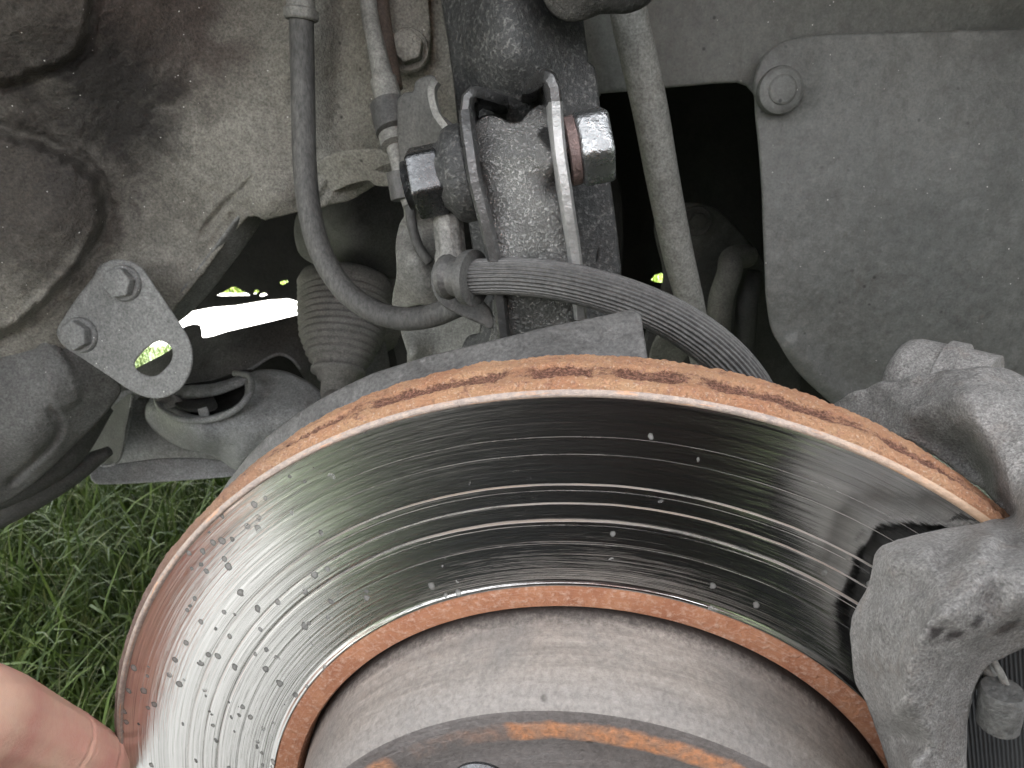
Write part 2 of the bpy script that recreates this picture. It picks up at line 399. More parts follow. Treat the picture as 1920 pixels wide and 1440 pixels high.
def rbf(ctrl, soft=60.):
    c = np.asarray(ctrl, float); X = c[:, :2] / 1000; z = c[:, 2]; e = (soft / 1000) ** 2
    K = np.sqrt(((X[:, None] - X[None]) ** 2).sum(-1) + e)
    A = np.block([[K, np.c_[np.ones(len(X)), X]], [np.c_[np.ones(len(X)), X].T, np.zeros((3, 3))]])
    s = np.linalg.solve(A + np.diag([1e-6] * len(X) + [0] * 3), np.r_[z, 0, 0, 0])
    def f(x, y):
        q = np.stack([x, y], -1) / 1000
        k = np.sqrt(((q[:, None] - X[None]) ** 2).sum(-1) + e)
        return k @ s[:len(X)] + s[len(X)] + q @ s[len(X) + 1:]
    return f
def facets(ctrl, blur=12., cell=5.):
    """flat facets between the given points, their edges softened"""
    c = np.asarray(ctrl, float); x0, y0 = c[:, :2].min(0) - cell; x1, y1 = c[:, :2].max(0) + cell
    gx = np.arange(x0, x1 + cell, cell); gy = np.arange(y0, y1 + cell, cell)
    vo, eo, fo, *_ = delaunay_2d_cdt([Vector(v[:2]) for v in c], [], [], 0, 1e-6, True)
    X, Y_ = np.meshgrid(gx, gy); Z = np.full(X.shape, np.nan); vz = []
    for v in vo: vz.append(c[np.argmin(np.hypot(c[:, 0] - v[0], c[:, 1] - v[1])), 2])
    for f in fo:
        (ax, ay), (bx, by), (cx, cy) = [tuple(vo[i]) for i in f]; dt = (by - cy) * (ax - cx) + (cx - bx) * (ay - cy)
        if abs(dt) < 1e-9: continue
        l1 = ((by - cy) * (X - cx) + (cx - bx) * (Y_ - cy)) / dt; l2 = ((cy - ay) * (X - cx) + (ax - cx) * (Y_ - cy)) / dt; l3 = 1 - l1 - l2
        m = (l1 >= -1e-6) & (l2 >= -1e-6) & (l3 >= -1e-6); Z[m] = (l1 * vz[f[0]] + l2 * vz[f[1]] + l3 * vz[f[2]])[m]
    bad = np.isnan(Z)
    if bad.any():
        q = np.stack([X[bad], Y_[bad]], -1); Z[bad] = c[np.argmin(((q[:, None] - c[None, :, :2]) ** 2).sum(-1), 1), 2]
    k = np.exp(-.5 * (np.arange(-3 * int(blur / cell + 1), 3 * int(blur / cell + 1) + 1) * cell / blur) ** 2); k /= k.sum(); h = len(k) // 2
    Zp = np.pad(Z, h, mode='edge'); Zp = np.apply_along_axis(lambda r_: np.convolve(r_, k, 'valid'), 0, Zp); Z = np.apply_along_axis(lambda r_: np.convolve(r_, k, 'valid'), 1, Zp)
    def f(x, y):
        u = np.clip((np.asarray(x) - x0) / cell, 0, len(gx) - 1.001); v = np.clip((np.asarray(y) - y0) / cell, 0, len(gy) - 1.001)
        i, j = u.astype(int), v.astype(int); a, b = u - i, v - j
        return Z[j, i] * (1 - a) * (1 - b) + Z[j, i + 1] * a * (1 - b) + Z[j + 1, i] * (1 - a) * b + Z[j + 1, i + 1] * a * b
    return f
def flat(Y): return lambda x, y: np.full(len(x), float(Y))
def plane(p3):
    """depth function of the plane through three (x, y, Y)"""
    A = [P(*p) for p in p3]; n = np.cross(A[1] - A[0], A[2] - A[0])
    def f(x, y):
        d = ray(x, y); t = ((A[0] - CAM) @ n) / (d @ n); return CAM[1] + d[:, 1] * t
    return f

def relief(name, outline, depth, mat, parent, thick=.002, step=9, holes=(), roll=.0008, smooth=True, label=None, extra=None, inner=None):
    """sheet of metal with its own depth at every point, a rolled edge and real thickness"""
    rs = (catmull if smooth else linear)
    loops = [rs(outline, step)] + [rs(h, step) for h in holes]
    b = loops[0]; x0, y0 = b.min(0); x1, y1 = b.max(0)
    gx, gy = np.meshgrid(np.arange(x0 + step / 2, x1, step), np.arange(y0 + step / 2, y1, step))
    q = np.stack([gx.ravel(), gy.ravel()], -1)
    if extra is not None: q = np.r_[q, extra]
    ok = inside(b, q)
    for h in loops[1:]: ok &= ~inside(h, q)
    q = q[ok]
    for h in loops: q = q[dist(h, q) > step * .45]
    V2 = []; E = []; off = 0
    for h in loops:
        V2 += [tuple(p) for p in h]; E += [(off + i, off + (i + 1) % len(h)) for i in range(len(h))]; off += len(h)
    V2 += [tuple(p) for p in q]
    vo, eo, fo, *_r = delaunay_2d_cdt([Vector(v) for v in V2], E, [], 0, 1e-5, True)
    ov = _r[0]
    v2 = np.array([tuple(v) for v in vo]); F = np.array([f for f in fo if len(f) == 3])
    cen = v2[F].mean(1); ok = inside(b, cen)
    for h in loops[1:]: ok &= ~inside(h, cen)
    F = F[ok]
    Y = depth(v2[:, 0], v2[:, 1]); p3 = P(v2[:, 0], v2[:, 1], Y)
    fn = np.cross(p3[F[:, 1]] - p3[F[:, 0]], p3[F[:, 2]] - p3[F[:, 0]])
    flip = (fn * (CAM - p3[F[:, 0]])).sum(1) < 0
    F[flip] = F[flip][:, ::-1]; fn[flip] *= -1
    vn = np.zeros_like(p3)
    for k in range(3): np.add.at(vn, F[:, k], fn)
    vn /= np.linalg.norm(vn, axis=1)[:, None] + 1e-12
    ec = {}
    for f in F:
        for k in range(3): ec[(f[k], f[(k + 1) % 3])] = 1
    bd = [e for e in ec if (e[1], e[0]) not in ec]
    nxt = {a: b_ for a, b_ in bd}; prv = {b_: a for a, b_ in bd}
    bk = p3 - CAM; bk /= np.linalg.norm(bk, axis=1)[:, None]; verts = list(p3); faces = [tuple(f) for f in F]
    rings = {}
    Bv = [v for v in nxt if v in prv]
    prof = [(roll * math.sin(a), roll * (1 - math.cos(a))) for a in (math.radians(30), math.radians(60), math.radians(85))] + [(roll * .6, None)]
    for v in Bv:
        T = p3[nxt[v]] - p3[prv[v]]; T /= np.linalg.norm(T) + 1e-12
        O = np.cross(T, vn[v]); ids = [v]
        for (oo, dd) in prof:
            ids.append(len(verts)); verts.append(p3[v] + O * oo + (bk[v] * (thick + roll) if dd is None else -vn[v] * dd))
        rings[v] = ids
    for a, b_ in bd:
        if a in rings and b_ in rings:
            for k in range(len(prof)):
                faces.append((rings[b_][k], rings[a][k], rings[a][k + 1], rings[b_][k + 1]))
    # back sheet
    base = len(verts)
    verts += list(p3 + bk * thick); faces += [(f[2] + base, f[1] + base, f[0] + base) for f in F]
    me = mesh(verts, faces); o = link(name, me, mat, parent, label=label)
    if inner is not None:      # back sheet gets its own colour, shade towards the disc painted in
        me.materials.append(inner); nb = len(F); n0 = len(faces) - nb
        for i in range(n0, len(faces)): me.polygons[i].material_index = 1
    return o

def frames(pts):
    pts = np.asarray(pts, float); n = len(pts); T = np.gradient(pts, axis=0); T /= np.linalg.norm(T, axis=1)[:, None]
    u = np.cross(T[0], [0, 0, 1.]); 
    if np.linalg.norm(u) < .1: u = np.cross(T[0], [1., 0, 0])
    u /= np.linalg.norm(u); U = []
    for i in range(n):
        u = u - T[i] * (u @ T[i]); u /= np.linalg.norm(u); U.append(u)
    U = np.array(U); return T, U, np.cross(T, U)
def tube(name, path, rad, mat, parent, seg=24, prof=None, step=.003, caps=True, label=None, radf=None, closed=False):
    """path: world points; rad: number or one per point; prof(theta) scales the section"""
    path = np.asarray(path, float); r = np.full(len(path), rad) if np.isscalar(rad) else np.asarray(rad, float)
    c = catmull(np.c_[path, r], step, closed=False)
    pts, rr = c[:, :3], c[:, 3]
    T, U, W = frames(pts); th = np.linspace(0, 2 * math.pi, seg, endpoint=False)
    k = np.ones(seg) if prof is None else prof(th)
    if radf is not None: rr = rr * radf(np.linspace(0, 1, len(rr)))
    vs_ = (pts[:, None] + (U[:, None] * np.cos(th)[None, :, None] + W[:, None] * np.sin(th)[None, :, None]) * (rr[:, None] * k[None])[:, :, None]).reshape(-1, 3)
    vs_ = list(vs_); f = []
    n = len(pts)
    for i in range(n - 1):
        for j in range(seg):
            j2 = (j + 1) % seg; f.append((i * seg + j, i * seg + j2, (i + 1) * seg + j2, (i + 1) * seg + j))
    if caps:
        for i, s_ in ((0, -1), (n - 1, 1)):
            o0 = len(vs_); ring = [i * seg + j for j in range(seg)]
            inner = [pts[i] + (np.array(vs_[q]) - pts[i]) * .8 + T[i] * s_ * rr[i] * .12 for q in ring]
            vs_ += inner
            for j in range(seg):
                j2 = (j + 1) % seg; a = (ring[j], ring[j2], o0 + j2, o0 + j); f.append(a if s_ > 0 else a[::-1])
            f.append(tuple(range(o0, o0 + seg)) if s_ > 0 else tuple(range(o0, o0 + seg))[::-1])
    return link(name, mesh(vs_, f), mat, parent, label=label)
def lathe(name, A, B, prof, mat, parent, seg=40, label=None, wob=None, sharp=True):
    """prof: (fraction along A->B, radius); turned about the axis A->B"""
    A = np.array(A, float); B = np.array(B, float); ax = B - A; T = ax / np.linalg.norm(ax)
    u = np.cross(T, [0, 0, 1.]); u /= np.linalg.norm(u); v = np.cross(T, u)
    th = np.linspace(0, 2 * math.pi, seg, endpoint=False); vs_ = []; f = []
    for i, (t, r) in enumerate(prof):
        for k, a in enumerate(th):
            rr = r * (1 if wob is None else wob(t, a)); vs_.append(A + ax * t + (u * math.cos(a) + v * math.sin(a)) * rr)
    for i in range(len(prof) - 1):
        for j in range(seg):
            j2 = (j + 1) % seg; f.append((i * seg + j, (i + 1) * seg + j, (i + 1) * seg + j2, i * seg + j2)[::-1])
    f.append(tuple(range(seg))[::-1]); f.append(tuple((len(prof) - 1) * seg + j for j in range(seg)))
    me = mesh(vs_, f)
    bm = bmesh.new(); bm.from_mesh(me); bmesh.ops.recalc_face_normals(bm, faces=bm.faces); bm.to_mesh(me); bm.free()
    if sharp: smooth_by_angle(me, 35)
    return link(name, me, mat, parent, label=label)
def smooth_by_angle(me, deg):
    me.shade_smooth()
    bm = bmesh.new(); bm.from_mesh(me)
    lim = math.radians(deg)
    for e in bm.edges:
        if len(e.link_faces) == 2 and e.calc_face_angle(0) > lim: e.smooth = False
    bm.to_mesh(me); bm.free()
def hexprism(name, A, B, af, mat, parent, rot=0., bev=.0007, dome=.0, label=None):
    """hexagon head from A to B, af across flats, outer corners chamfered"""
    A = Vector(A); B = Vector(B); T = (B - A).normalized(); u = T.cross(Vector((0, 0, 1))).normalized(); v = T.cross(u)
    r = af / math.sqrt(3); bm = bmesh.new(); rings = []
    L = (B - A).length
    for (t, k) in ((0, 1), (1, 1)):
        rings.append([bm.verts.new(A + T * L * t + (u * math.cos(rot + i * math.pi / 3) + v * math.sin(rot + i * math.pi / 3)) * r * k) for i in range(6)])
    for i in range(6):
        j = (i + 1) % 6; bm.faces.new((rings[0][i], rings[0][j], rings[1][j], rings[1][i]))
    bm.faces.new(rings[0][::-1]); bm.faces.new(rings[1])
    bmesh.ops.recalc_face_normals(bm, faces=bm.faces)
    bmesh.ops.bevel(bm, geom=list(bm.edges), offset=bev, segments=3, affect='EDGES', profile=.5)
    me = bpy.data.meshes.new('mesh'); bm.to_mesh(me); bm.free(); smooth_by_angle(me, 50)
    return link(name, me, mat, parent, label=label)
def box(name, lo, hi, mat, parent=None, bev=0., label=None, rotz=0):
    bm = bmesh.new(); bmesh.ops.create_cube(bm, size=1)
    lo = Vector(lo); hi = Vector(hi); s_ = hi - lo; c = (lo + hi) / 2
    bmesh.ops.scale(bm, vec=s_, verts=bm.verts); bmesh.ops.translate(bm, vec=c, verts=bm.verts)
    if bev: bmesh.ops.bevel(bm, geom=list(bm.edges), offset=bev, segments=2, affect='EDGES')
    me = bpy.data.meshes.new('mesh'); bm.to_mesh(me); bm.free()
    return link(name, me, mat, parent, label=label)
def sweep(name, path, section, mat, parent, up=(0, 1, 0), step=.003, label=None, closed_caps=True):
    """section: list of (side, depth) pairs swept along path; depth runs along `up`"""
    c = catmull(np.asarray(path, float), step, closed=False)
    T = np.gradient(c, axis=0); T /= np.linalg.norm(T, axis=1)[:, None]; up = np.array(up, float)
    vs_ = []; n = len(c); m = len(section)
    for i in range(n):
        s_ = np.cross(T[i], up); s_ /= np.linalg.norm(s_)
        for (a, b) in section: vs_.append(c[i] + s_ * a + up * b)
    f = []
    for i in range(n - 1):
        for j in range(m):
            j2 = (j + 1) % m; f.append((i * m + j, i * m + j2, (i + 1) * m + j2, (i + 1) * m + j))
    f.append(tuple(range(m))[::-1]); f.append(tuple((n - 1) * m + j for j in range(m)))
    me = mesh(vs_, f); bm = bmesh.new(); bm.from_mesh(me); bmesh.ops.recalc_face_normals(bm, faces=bm.faces); bm.to_mesh(me); bm.free()
    smooth_by_angle(me, 40)
    return link(name, me, mat, parent, label=label)
def bolt(parent, c, axis, af, h, fr, mat, name='bolt', ring=True, rot=0.):
    """flange bolt: washer face (the part) with hexagon head and raised centre as its sub-part"""
    c = np.array(c, float); a = np.array(axis, float); a /= np.linalg.norm(a)
    w_ = lathe(name, c - a * .002, c + a * .0015, [(0, fr * .98), (.6, fr), (.8, fr * .985), (1, fr * .93)], mat, parent)
    hexprism('hexagon_head', c + a * .001, c + a * (.0015 + h), af, mat, w_, rot=rot)
    return w_

# ------------------------------------------------------------------ setting: ground, grass, driveway
def grass_ground():
    g = G('lawn_soil'); p = g.pos()
    a = g.noise(p, 3, 6, .6); b = g.noise(p, 60, 6, .7)
    col = g.mix(g.ramp(a, .35, .65), (.035, .058, .018), (.06, .085, .03))
    col = g.mix(g.ramp(b, .45, .7, 0, .7), col, (.03, .045, .014))
    return g.out(col, .9, 0., g.bump(b, .8, .02))
def concrete():
    g = G('pale_concrete'); p = g.pos()
    a = g.noise(p, 2, 6, .6); b = g.noise(p, 80, 6, .7)
    col = g.mix(g.ramp(a, .35, .65), (.42, .415, .39), (.52, .515, .485))
    col = g.mix(g.ramp(b, .5, .75, 0, .4), col, (.36, .35, .32))
    return g.out(col, .85, 0., g.bump(b, .4, .005))
def slab(name, x0, x1, y0, y1, z, mat):
    o = link(name, mesh([(x0, y0, z), (x1, y0, z), (x1, y1, z), (x0, y1, z)], [(0, 1, 2, 3)], False), mat)
    o['kind'] = 'structure'; return o
slab('ground', -120, 120, -120, 120, GZ, grass_ground())
conc = concrete()
slab('driveway', -9, 14, 1.6, 2.86, GZ + .02, conc)
po = link('path', mesh([(x_, y_, GZ + .02) for x_, y_ in ((-.30, .02), (-.34, -.36), (-.50, -.58), (-.76, -.80), (-1.3, -1.2), (-5, -3.2), (-7, .02))], [(6, 5, 4, 3, 2, 1, 0)][::-1], False), conc); po['kind'] = 'structure'

def blade_mat(name, c1, c2, c3):
    g = G(name); p = g.pos(); at = g.n('Attribute'); at.attribute_name = 'tone'
    col = g.mix(at.outputs['Fac'], c1, c2)
    col = g.mix(g.ramp(g.noise(p, 30, 3), .55, .7, 0, .6), col, c3)
    return g.out(col, .68, 0., None)
def blades(name, n, xr, yr, L, W, mat, lean=(.3, 1.1)):
    x = rng.uniform(*xr, n); y = rng.uniform(*yr, n); az = rng.uniform(0, 2 * math.pi, n)
    l = rng.uniform(*L, n); w_ = rng.uniform(*W, n); ln = rng.uniform(*lean, n); cv = rng.uniform(.3, 1.3, n)
    K = 4; ts = np.linspace(0, 1, K + 1); V_ = np.zeros((n, K + 1, 2, 3), 'f')
    dx, dy = np.cos(az), np.sin(az); px = np.zeros(n); pz = np.zeros(n); a = np.full(n, 0.) + ln * .3
    tw = rng.uniform(-.8, .8, n)
    for k in range(K + 1):
        ww = w_ * (1 - ts[k]) ** .7 * .5 + .00005
        sx = -np.sin(az + tw * ts[k]) * ww; sy = np.cos(az + tw * ts[k]) * ww
        X = x + dx * px; Yy = y + dy * px; Z = GZ + pz
        V_[:, k, 0] = np.stack([X - sx, Yy - sy, Z], -1); V_[:, k, 1] = np.stack([X + sx, Yy + sy, Z + ww * .4], -1)
        px = px + np.sin(a) * l / K; pz = np.maximum(pz + np.cos(a) * l / K, .004); a = a + cv * ln * .5
    verts = V_.reshape(-1, 3); base = (np.arange(n) * (K + 1) * 2)[:, None, None]
    k = np.arange(K)[None, :, None] * 2; quad = np.array([0, 1, 3, 2])[None, None]
    F = (base + k + quad).reshape(-1, 4)
    me = bpy.data.meshes.new('mesh'); me.vertices.add(len(verts)); me.vertices.foreach_set('co', verts.ravel())
    me.loops.add(F.size); me.loops.foreach_set('vertex_index', F.ravel().astype('i'))
    me.polygons.add(len(F)); me.polygons.foreach_set('loop_start', np.arange(0, F.size, 4, dtype='i'))
    me.update(calc_edges=True); me.validate()
    at = me.attributes.new('tone', 'FLOAT', 'POINT'); at.data.foreach_set('value', np.repeat(rng.random(n) ** 1.3, (K + 1) * 2).astype('f'))
    me.shade_smooth()
    o = link(name, me, mat); o['kind'] = 'stuff'; return o
gm = blade_mat('lawn_grass', (.035, .072, .010), (.15, .23, .035), (.22, .23, .07))
gs = blade_mat('dry_stalks', (.20, .22, .09), (.36, .36, .20), (.13, .17, .05))
blades('grass', 60000, (-1.75, -.15), (.30, 1.9), (.035, .10), (.0018, .0042), gm)
blades('long_grass', 5200, (-1.5, -.2), (.32, 1.7), (.10, .20), (.0028, .006), gm, lean=(.5, 1.6))
blades('dry_grass', 2600, (-1.5, -.2), (.32, 1.7), (.07, .16), (.0008, .0016), gs, lean=(.2, 1.6))
blades('sunny_grass', 5000, (-2.5, 2.), (1.40, 1.59), (.02, .05), (.003, .006), gm)

km = box('added_dark_mat', (-.29, -1.05, GZ + .001), (.06, -.14, GZ + .005), plain('black_mat', (.006, .006, .006), .95), None, .001)  # unseen, added so the disc mirrors dark ground instead of green
km['label'] = 'thin black mat added out of view to darken the disc reflection'; km['category'] = 'mat'
blades('far_sunny_grass', 16000, (-3.2, 1.8), (2.84, 4.2), (.06, .14), (.006, .011), blade_mat('sunlit_grass', (.16, .24, .03), (.32, .40, .06), (.36, .38, .10)))  # brighter copy of the grass colours, sunlight put into the tone
# ------------------------------------------------------------------ car body round the wheel arch
body = thing('car_body', 'painted car bodywork arching over and enclosing the open wheel well', 'car body', (0, .8, .3))
pt = plain('grey_body_paint', (.16, .165, .17), .3)
dk = M['dark']
def arch_fender():
    th = np.linspace(math.radians(-14), math.radians(194), 60); Ra = .36; vs_ = []; f = []
    for a in th:
        for (r_, y_) in ((Ra, .03), (Ra, .0), (Ra + .012, -.006), (1.0, .0)):
            x_, z_ = r_ * math.cos(a), r_ * math.sin(a)
            if r_ == 1.0: x_ = max(-1.0, min(1.4, x_ * 2.2)); z_ = min(.50, max(z_ * 1.5, -.17 if abs(x_) > .4 else z_))
            vs_.append((x_, y_, z_))
    for i in range(len(th) - 1):
        for j in range(3): f.append((i * 4 + j, i * 4 + j + 1, (i + 1) * 4 + j + 1, (i + 1) * 4 + j))
    return mesh(vs_, f)
link('fender', arch_fender(), pt, body)
def liner():
    th = np.linspace(math.radians(20), math.radians(160), 30); vs_ = []; f = []
    for a in th:
        for y_ in (.03, .12, .24): vs_.append((.36 * math.cos(a), y_, .36 * math.sin(a)))
    for i in range(len(th) - 1):
        for j in range(2): f.append((i * 3 + j, i * 3 + j + 1, (i + 1) * 3 + j + 1, (i + 1) * 3 + j))
    return mesh(vs_, f)
link('arch_roof', liner(), dk, body)
box('bonnet', (-1.05, .0, .50), (1.4, 1.66, .53), pt, body, .01)
box('roof', (1.0, .1, .95), (3.2, 1.55, .98), pt, body, .01)
box('cabin_side', (1.4, .0, -.17), (3.6, .04, .95), pt, body, .01)
box('far_fender', (-1.05, 1.60, -.08), (1.4, 1.66, .5), pt, body, .01)
box('cabin_far_side', (1.4, 1.60, -.17), (3.6, 1.66, .95), pt, body, .01)
box('nose', (-1.1, .0, .02), (-1.04, 1.66, .5), pt, body, .01)
box('floor_pan', (.75, .06, -.12), (3.6, 1.6, -.09), dk, body)
box('bulkhead', (.70, .24, -.12), (.74, 1.6, .5), dk, body)
box('engine_side_rail', (-1.0, .26, .26), (.7, .30, .5), dk, body)

tcs = thing('reflection_blocker', 'tall black box added out of view to darken the disc reflection', 'reflection blocker', (.62, -.66, GZ))  # unseen box, added to blacken the right side of the disc's reflection
box('blocker_shell', (.30, -.80, GZ + .006), (1.0, -.52, .42), plain('black_plastic', (.007, .007, .0075), .8), tcs, .02)
lw = thing('added_dark_wheel', 'unseen black wheel added to darken the disc reflection', 'wheel', (-.30, -.80, GZ))  # out of view; put in so the disc face mirrors something dark
lathe('added_tyre', (-.33, -.90, -.10), (-.28, -.70, -.10), [(0, .20), (.03, .23), (.08, .28), (.2, .31), (.35, .318), (.65, .318), (.8, .31), (.92, .28), (.97, .23), (1, .20)], plain('tyre_rubber', (.009, .009, .009), .8), lw, 64)
lathe('rim', (-.31, -.84, -.10), (-.276, -.695, -.10), [(0, .19), (.9, .205), (1, .208), (1.0, .195), (.8, .18), (.7, .05), (.75, .04)], plain('wheel_paint', (.02, .02, .021), .6), lw, 48)

# ------------------------------------------------------------------ dark things deep in the engine bay
eng = thing('engine_block', 'black engine and gearbox mass in the dark gap behind the suspension', 'engine', (.1, .9, -.1))
box('crankcase', (-.55, .95, .03), (.5, 1.35, .45), dk, eng, .03)
beamd = plane([(300, 400, .86), (760, 400, .86), (500, 600, .80)])
tri = [(403, 553), (432, 536), (441, 535), (470, 551), (468, 556), (415, 557)]
t2 = [(474, 543), (482, 540), (488, 546), (480, 553), (473, 552)]
t3 = [(485, 550), (495, 545), (503, 553), (492, 558), (485, 557)]
t4 = [(522, 527), (531, 523), (540, 523), (541, 530), (530, 536), (523, 533)]
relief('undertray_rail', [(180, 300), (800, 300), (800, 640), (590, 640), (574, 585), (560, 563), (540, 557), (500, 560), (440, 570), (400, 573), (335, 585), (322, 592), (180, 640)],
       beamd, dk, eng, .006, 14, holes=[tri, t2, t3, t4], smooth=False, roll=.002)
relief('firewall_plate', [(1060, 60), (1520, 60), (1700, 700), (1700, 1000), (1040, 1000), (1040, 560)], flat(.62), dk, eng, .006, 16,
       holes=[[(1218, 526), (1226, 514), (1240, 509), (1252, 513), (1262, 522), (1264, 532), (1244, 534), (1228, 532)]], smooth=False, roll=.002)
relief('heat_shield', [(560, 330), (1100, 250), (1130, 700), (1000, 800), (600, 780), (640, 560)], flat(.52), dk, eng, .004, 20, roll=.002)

gb = thing('gearbox_housing', 'dim grey gearbox casting with bolted ear seen through square opening', 'gearbox', P(1340, 520, .45))
relief('casting', [(1232, 420), (1262, 395), (1300, 388), (1345, 402), (1400, 455), (1425, 490), (1480, 620), (1480, 760), (1230, 760), (1215, 640), (1250, 520)],
       rbf([(1250, 420, .46), (1305, 400, .44), (1400, 480, .47), (1300, 520, .46), (1460, 620, .5), (1250, 700, .45), (1350, 650, .47)]), M['dark2'], gb, .01, 12, roll=.003)
bolt(gb, P(1306, 415, .435), (0, -1, .1), .013, .006, .013, M['dark2'])
tube('elbow_pipe', [P(1345, 640, .42), P(1352, 560, .42), P(1368, 510, .42), P(1372, 486, .43), P(1400, 480, .45)], .0105, M['boot'], gb)
tube('elbow_pipe', [P(1392, 700, .44), P(1398, 610, .43), P(1402, 560, .43), P(1412, 520, .45)], .0095, M['dark2'], gb)
relief('lever', [(1222, 680), (1230, 645), (1252, 615), (1275, 608), (1292, 630), (1288, 665), (1270, 690), (1260, 760), (1225, 760)],
       rbf([(1225, 680, .36), (1255, 640, .35), (1290, 660, .365), (1250, 740, .37)]), M['rod_dirty'], gb, .008, 8, roll=.002)

# ------------------------------------------------------------------ inner fender, left
lf_ctrl = [(-80, -80, .140), (0, 0, .142), (170, 0, .158), (300, 0, .175), (480, 0, .198), (700, 0, .205), (860, 0, .205), (860, 160, .205),
           (0, 200, .155), (130, 200, .165), (300, 200, .183), (500, 200, .190), (730, 240, .205), (560, 80, .188), (0, 350, .156), (100, 420, .162), (0, 560, .160),
           (250, 350, .185), (400, 320, .188), (500, 380, .186), (600, 370, .196), (720, 330, .215), (300, 450, .190), (450, 420, .192), (380, 520, .190),
           (250, 560, .185), (150, 600, .178), (330, 600, .195), (200, 700, .19), (300, 740, .20), (620, 150, .200)]
lf_f = rbf(lf_ctrl, 40)
pad = catmull([(-200, -200), (190, -200), (180, -60), (170, 0), (166, 60), (150, 100), (115, 122), (60, 140), (20, 155), (-60, 150), (-200, 160)], 12)
bul = catmull([(-200, 240), (60, 262), (170, 320), (190, 352), (198, 400), (182, 450), (148, 500), (112, 545), (66, 590), (20, 624), (-80, 660), (-200, 660)], 12)
cr1 = catmull([(285, 262), (320, 300), (352, 335), (382, 358), (398, 385)], 10, False)
cr2 = catmull([(470, 338), (448, 362), (430, 374), (405, 402), (378, 442)], 10, False)
cr3 = catmull([(395, 352), (430, 374), (478, 402)], 10, False)
cr4 = catmull([(625, 338), (600, 372), (597, 384)], 10, False)
def lf_depth(x, y):
    q = np.stack([x, y], -1); z = lf_f(x, y)
    wob = np.array([noise.noise(Vector((a / 22, b / 22, 3.))) for a, b in q]) * 7
    fine = np.array([noise.fractal(Vector((a / 60, b / 60, 1.)), .8, 2., 5) for a, b in q])
    for poly, h, wd in ((pad, .0060, 18), (bul, .0085, 24)):
        d = dist(poly, q) * np.where(inside(poly, q), 1, -1) + wob
        z = z - h * sstep((d + 4) / wd) + .0035 * np.exp(-((d + 7) / 9.) ** 2)
    # torn sealer ridge along the lower bulge edge
    d = dist(bul, q); m = sstep((y - 400) / 120) * sstep((640 - y) / 60)
    z = z - m * .0035 * np.exp(-((d - 10) / 10) ** 2) * (1 + 1.2 * np.array([noise.noise(Vector((a / 9, b / 9, 9.))) for a, b in q]))
    for cr, h in ((cr1, .0012), (cr2, .0028), (cr3, .0016), (cr4, .0014)):
        d = dist(cr, q, False) + wob * .6; z = z + h * np.exp(-(d / 5.) ** 2) - h * .5 * np.exp(-((d - 12) / 9.) ** 2)
    z = z - .006 * np.exp(-(np.hypot(x - 520, (y - 370) * 1.4) / 60) ** 2)
    # vertical swage near the hose
    z = z + .006 * np.exp(-((x - 640) / 28) ** 2) * sstep((300 - y) / 100)
    fx = np.array([noise.fractal(Vector((a / 14, b / 14, 6.)), .9, 2., 4) for a, b in q])
    return z + fine * .0009 + fx * .00035 * (1 + 1.5 * np.exp(-(np.hypot(x - 215, y - 190) / 110) ** 2))
fend = thing('inner_fender_panel', 'grey brown dirt-stained inner fender sheet filling the upper left', 'fender panel', P(400, 200, .19))
relief('panel_sheet', [(-280, -300), (300, -300), (900, -300), (910, 60), (900, 180), (850, 262), (800, 300), (745, 322), (705, 342), (655, 372), (600, 385), (545, 398), (497, 411), (483, 404), (462, 399),
                       (420, 450), (378, 505), (338, 558), (302, 604), (282, 610), (248, 650), (222, 700), (213, 716), (180, 745), (100, 770), (-280, 780)],
       lf_depth, M['inner_fender'], fend, .0022, 7, smooth=False, roll=.0015, label='grey brown stained sheet with cracked seams')
# folded flange of the leg
relief('leg_flange', [(459, 401), (480, 404), (488, 413), (472, 442), (430, 500), (382, 560), (338, 600), (310, 612), (300, 604), (338, 556), (378, 504), (419, 450)],
       rbf([(460, 402, .1925), (420, 450, .1915), (338, 556, .1925), (302, 604, .195), (488, 413, .207), (430, 500, .206), (382, 560, .206), (335, 600, .207), (448, 460, .201)], 20), M['bracket'], fend, .002, 6, roll=.0012)
relief('torn_flap', [(520, 340), (560, 322), (640, 288), (735, 285), (738, 300), (700, 318), (712, 326), (738, 330), (736, 345), (705, 346), (690, 336), (640, 350), (560, 392), (530, 398)],
       rbf([(540, 370, .199), (640, 300, .190), (735, 290, .182), (700, 340, .190), (600, 360, .200)]), M['inner_fender'], fend, .0015, 7, roll=.0008)
bp = thing('strut_side_plate', 'grey bolted plate with rounded corner left of the black strut', 'plate', P(765, 90, .195))
relief('plate', [(690, -80), (796, -80), (798, 0), (802, 60), (800, 95), (790, 120), (765, 133), (745, 137), (722, 137), (706, 60)], flat(.198), M['inner_fender'], bp, .002, 8, roll=.0012)
bolt(bp, P(766, 94, .196), (.05, -1, .15), .0125, .006, .0095, M['inner_fender'], rot=.3)

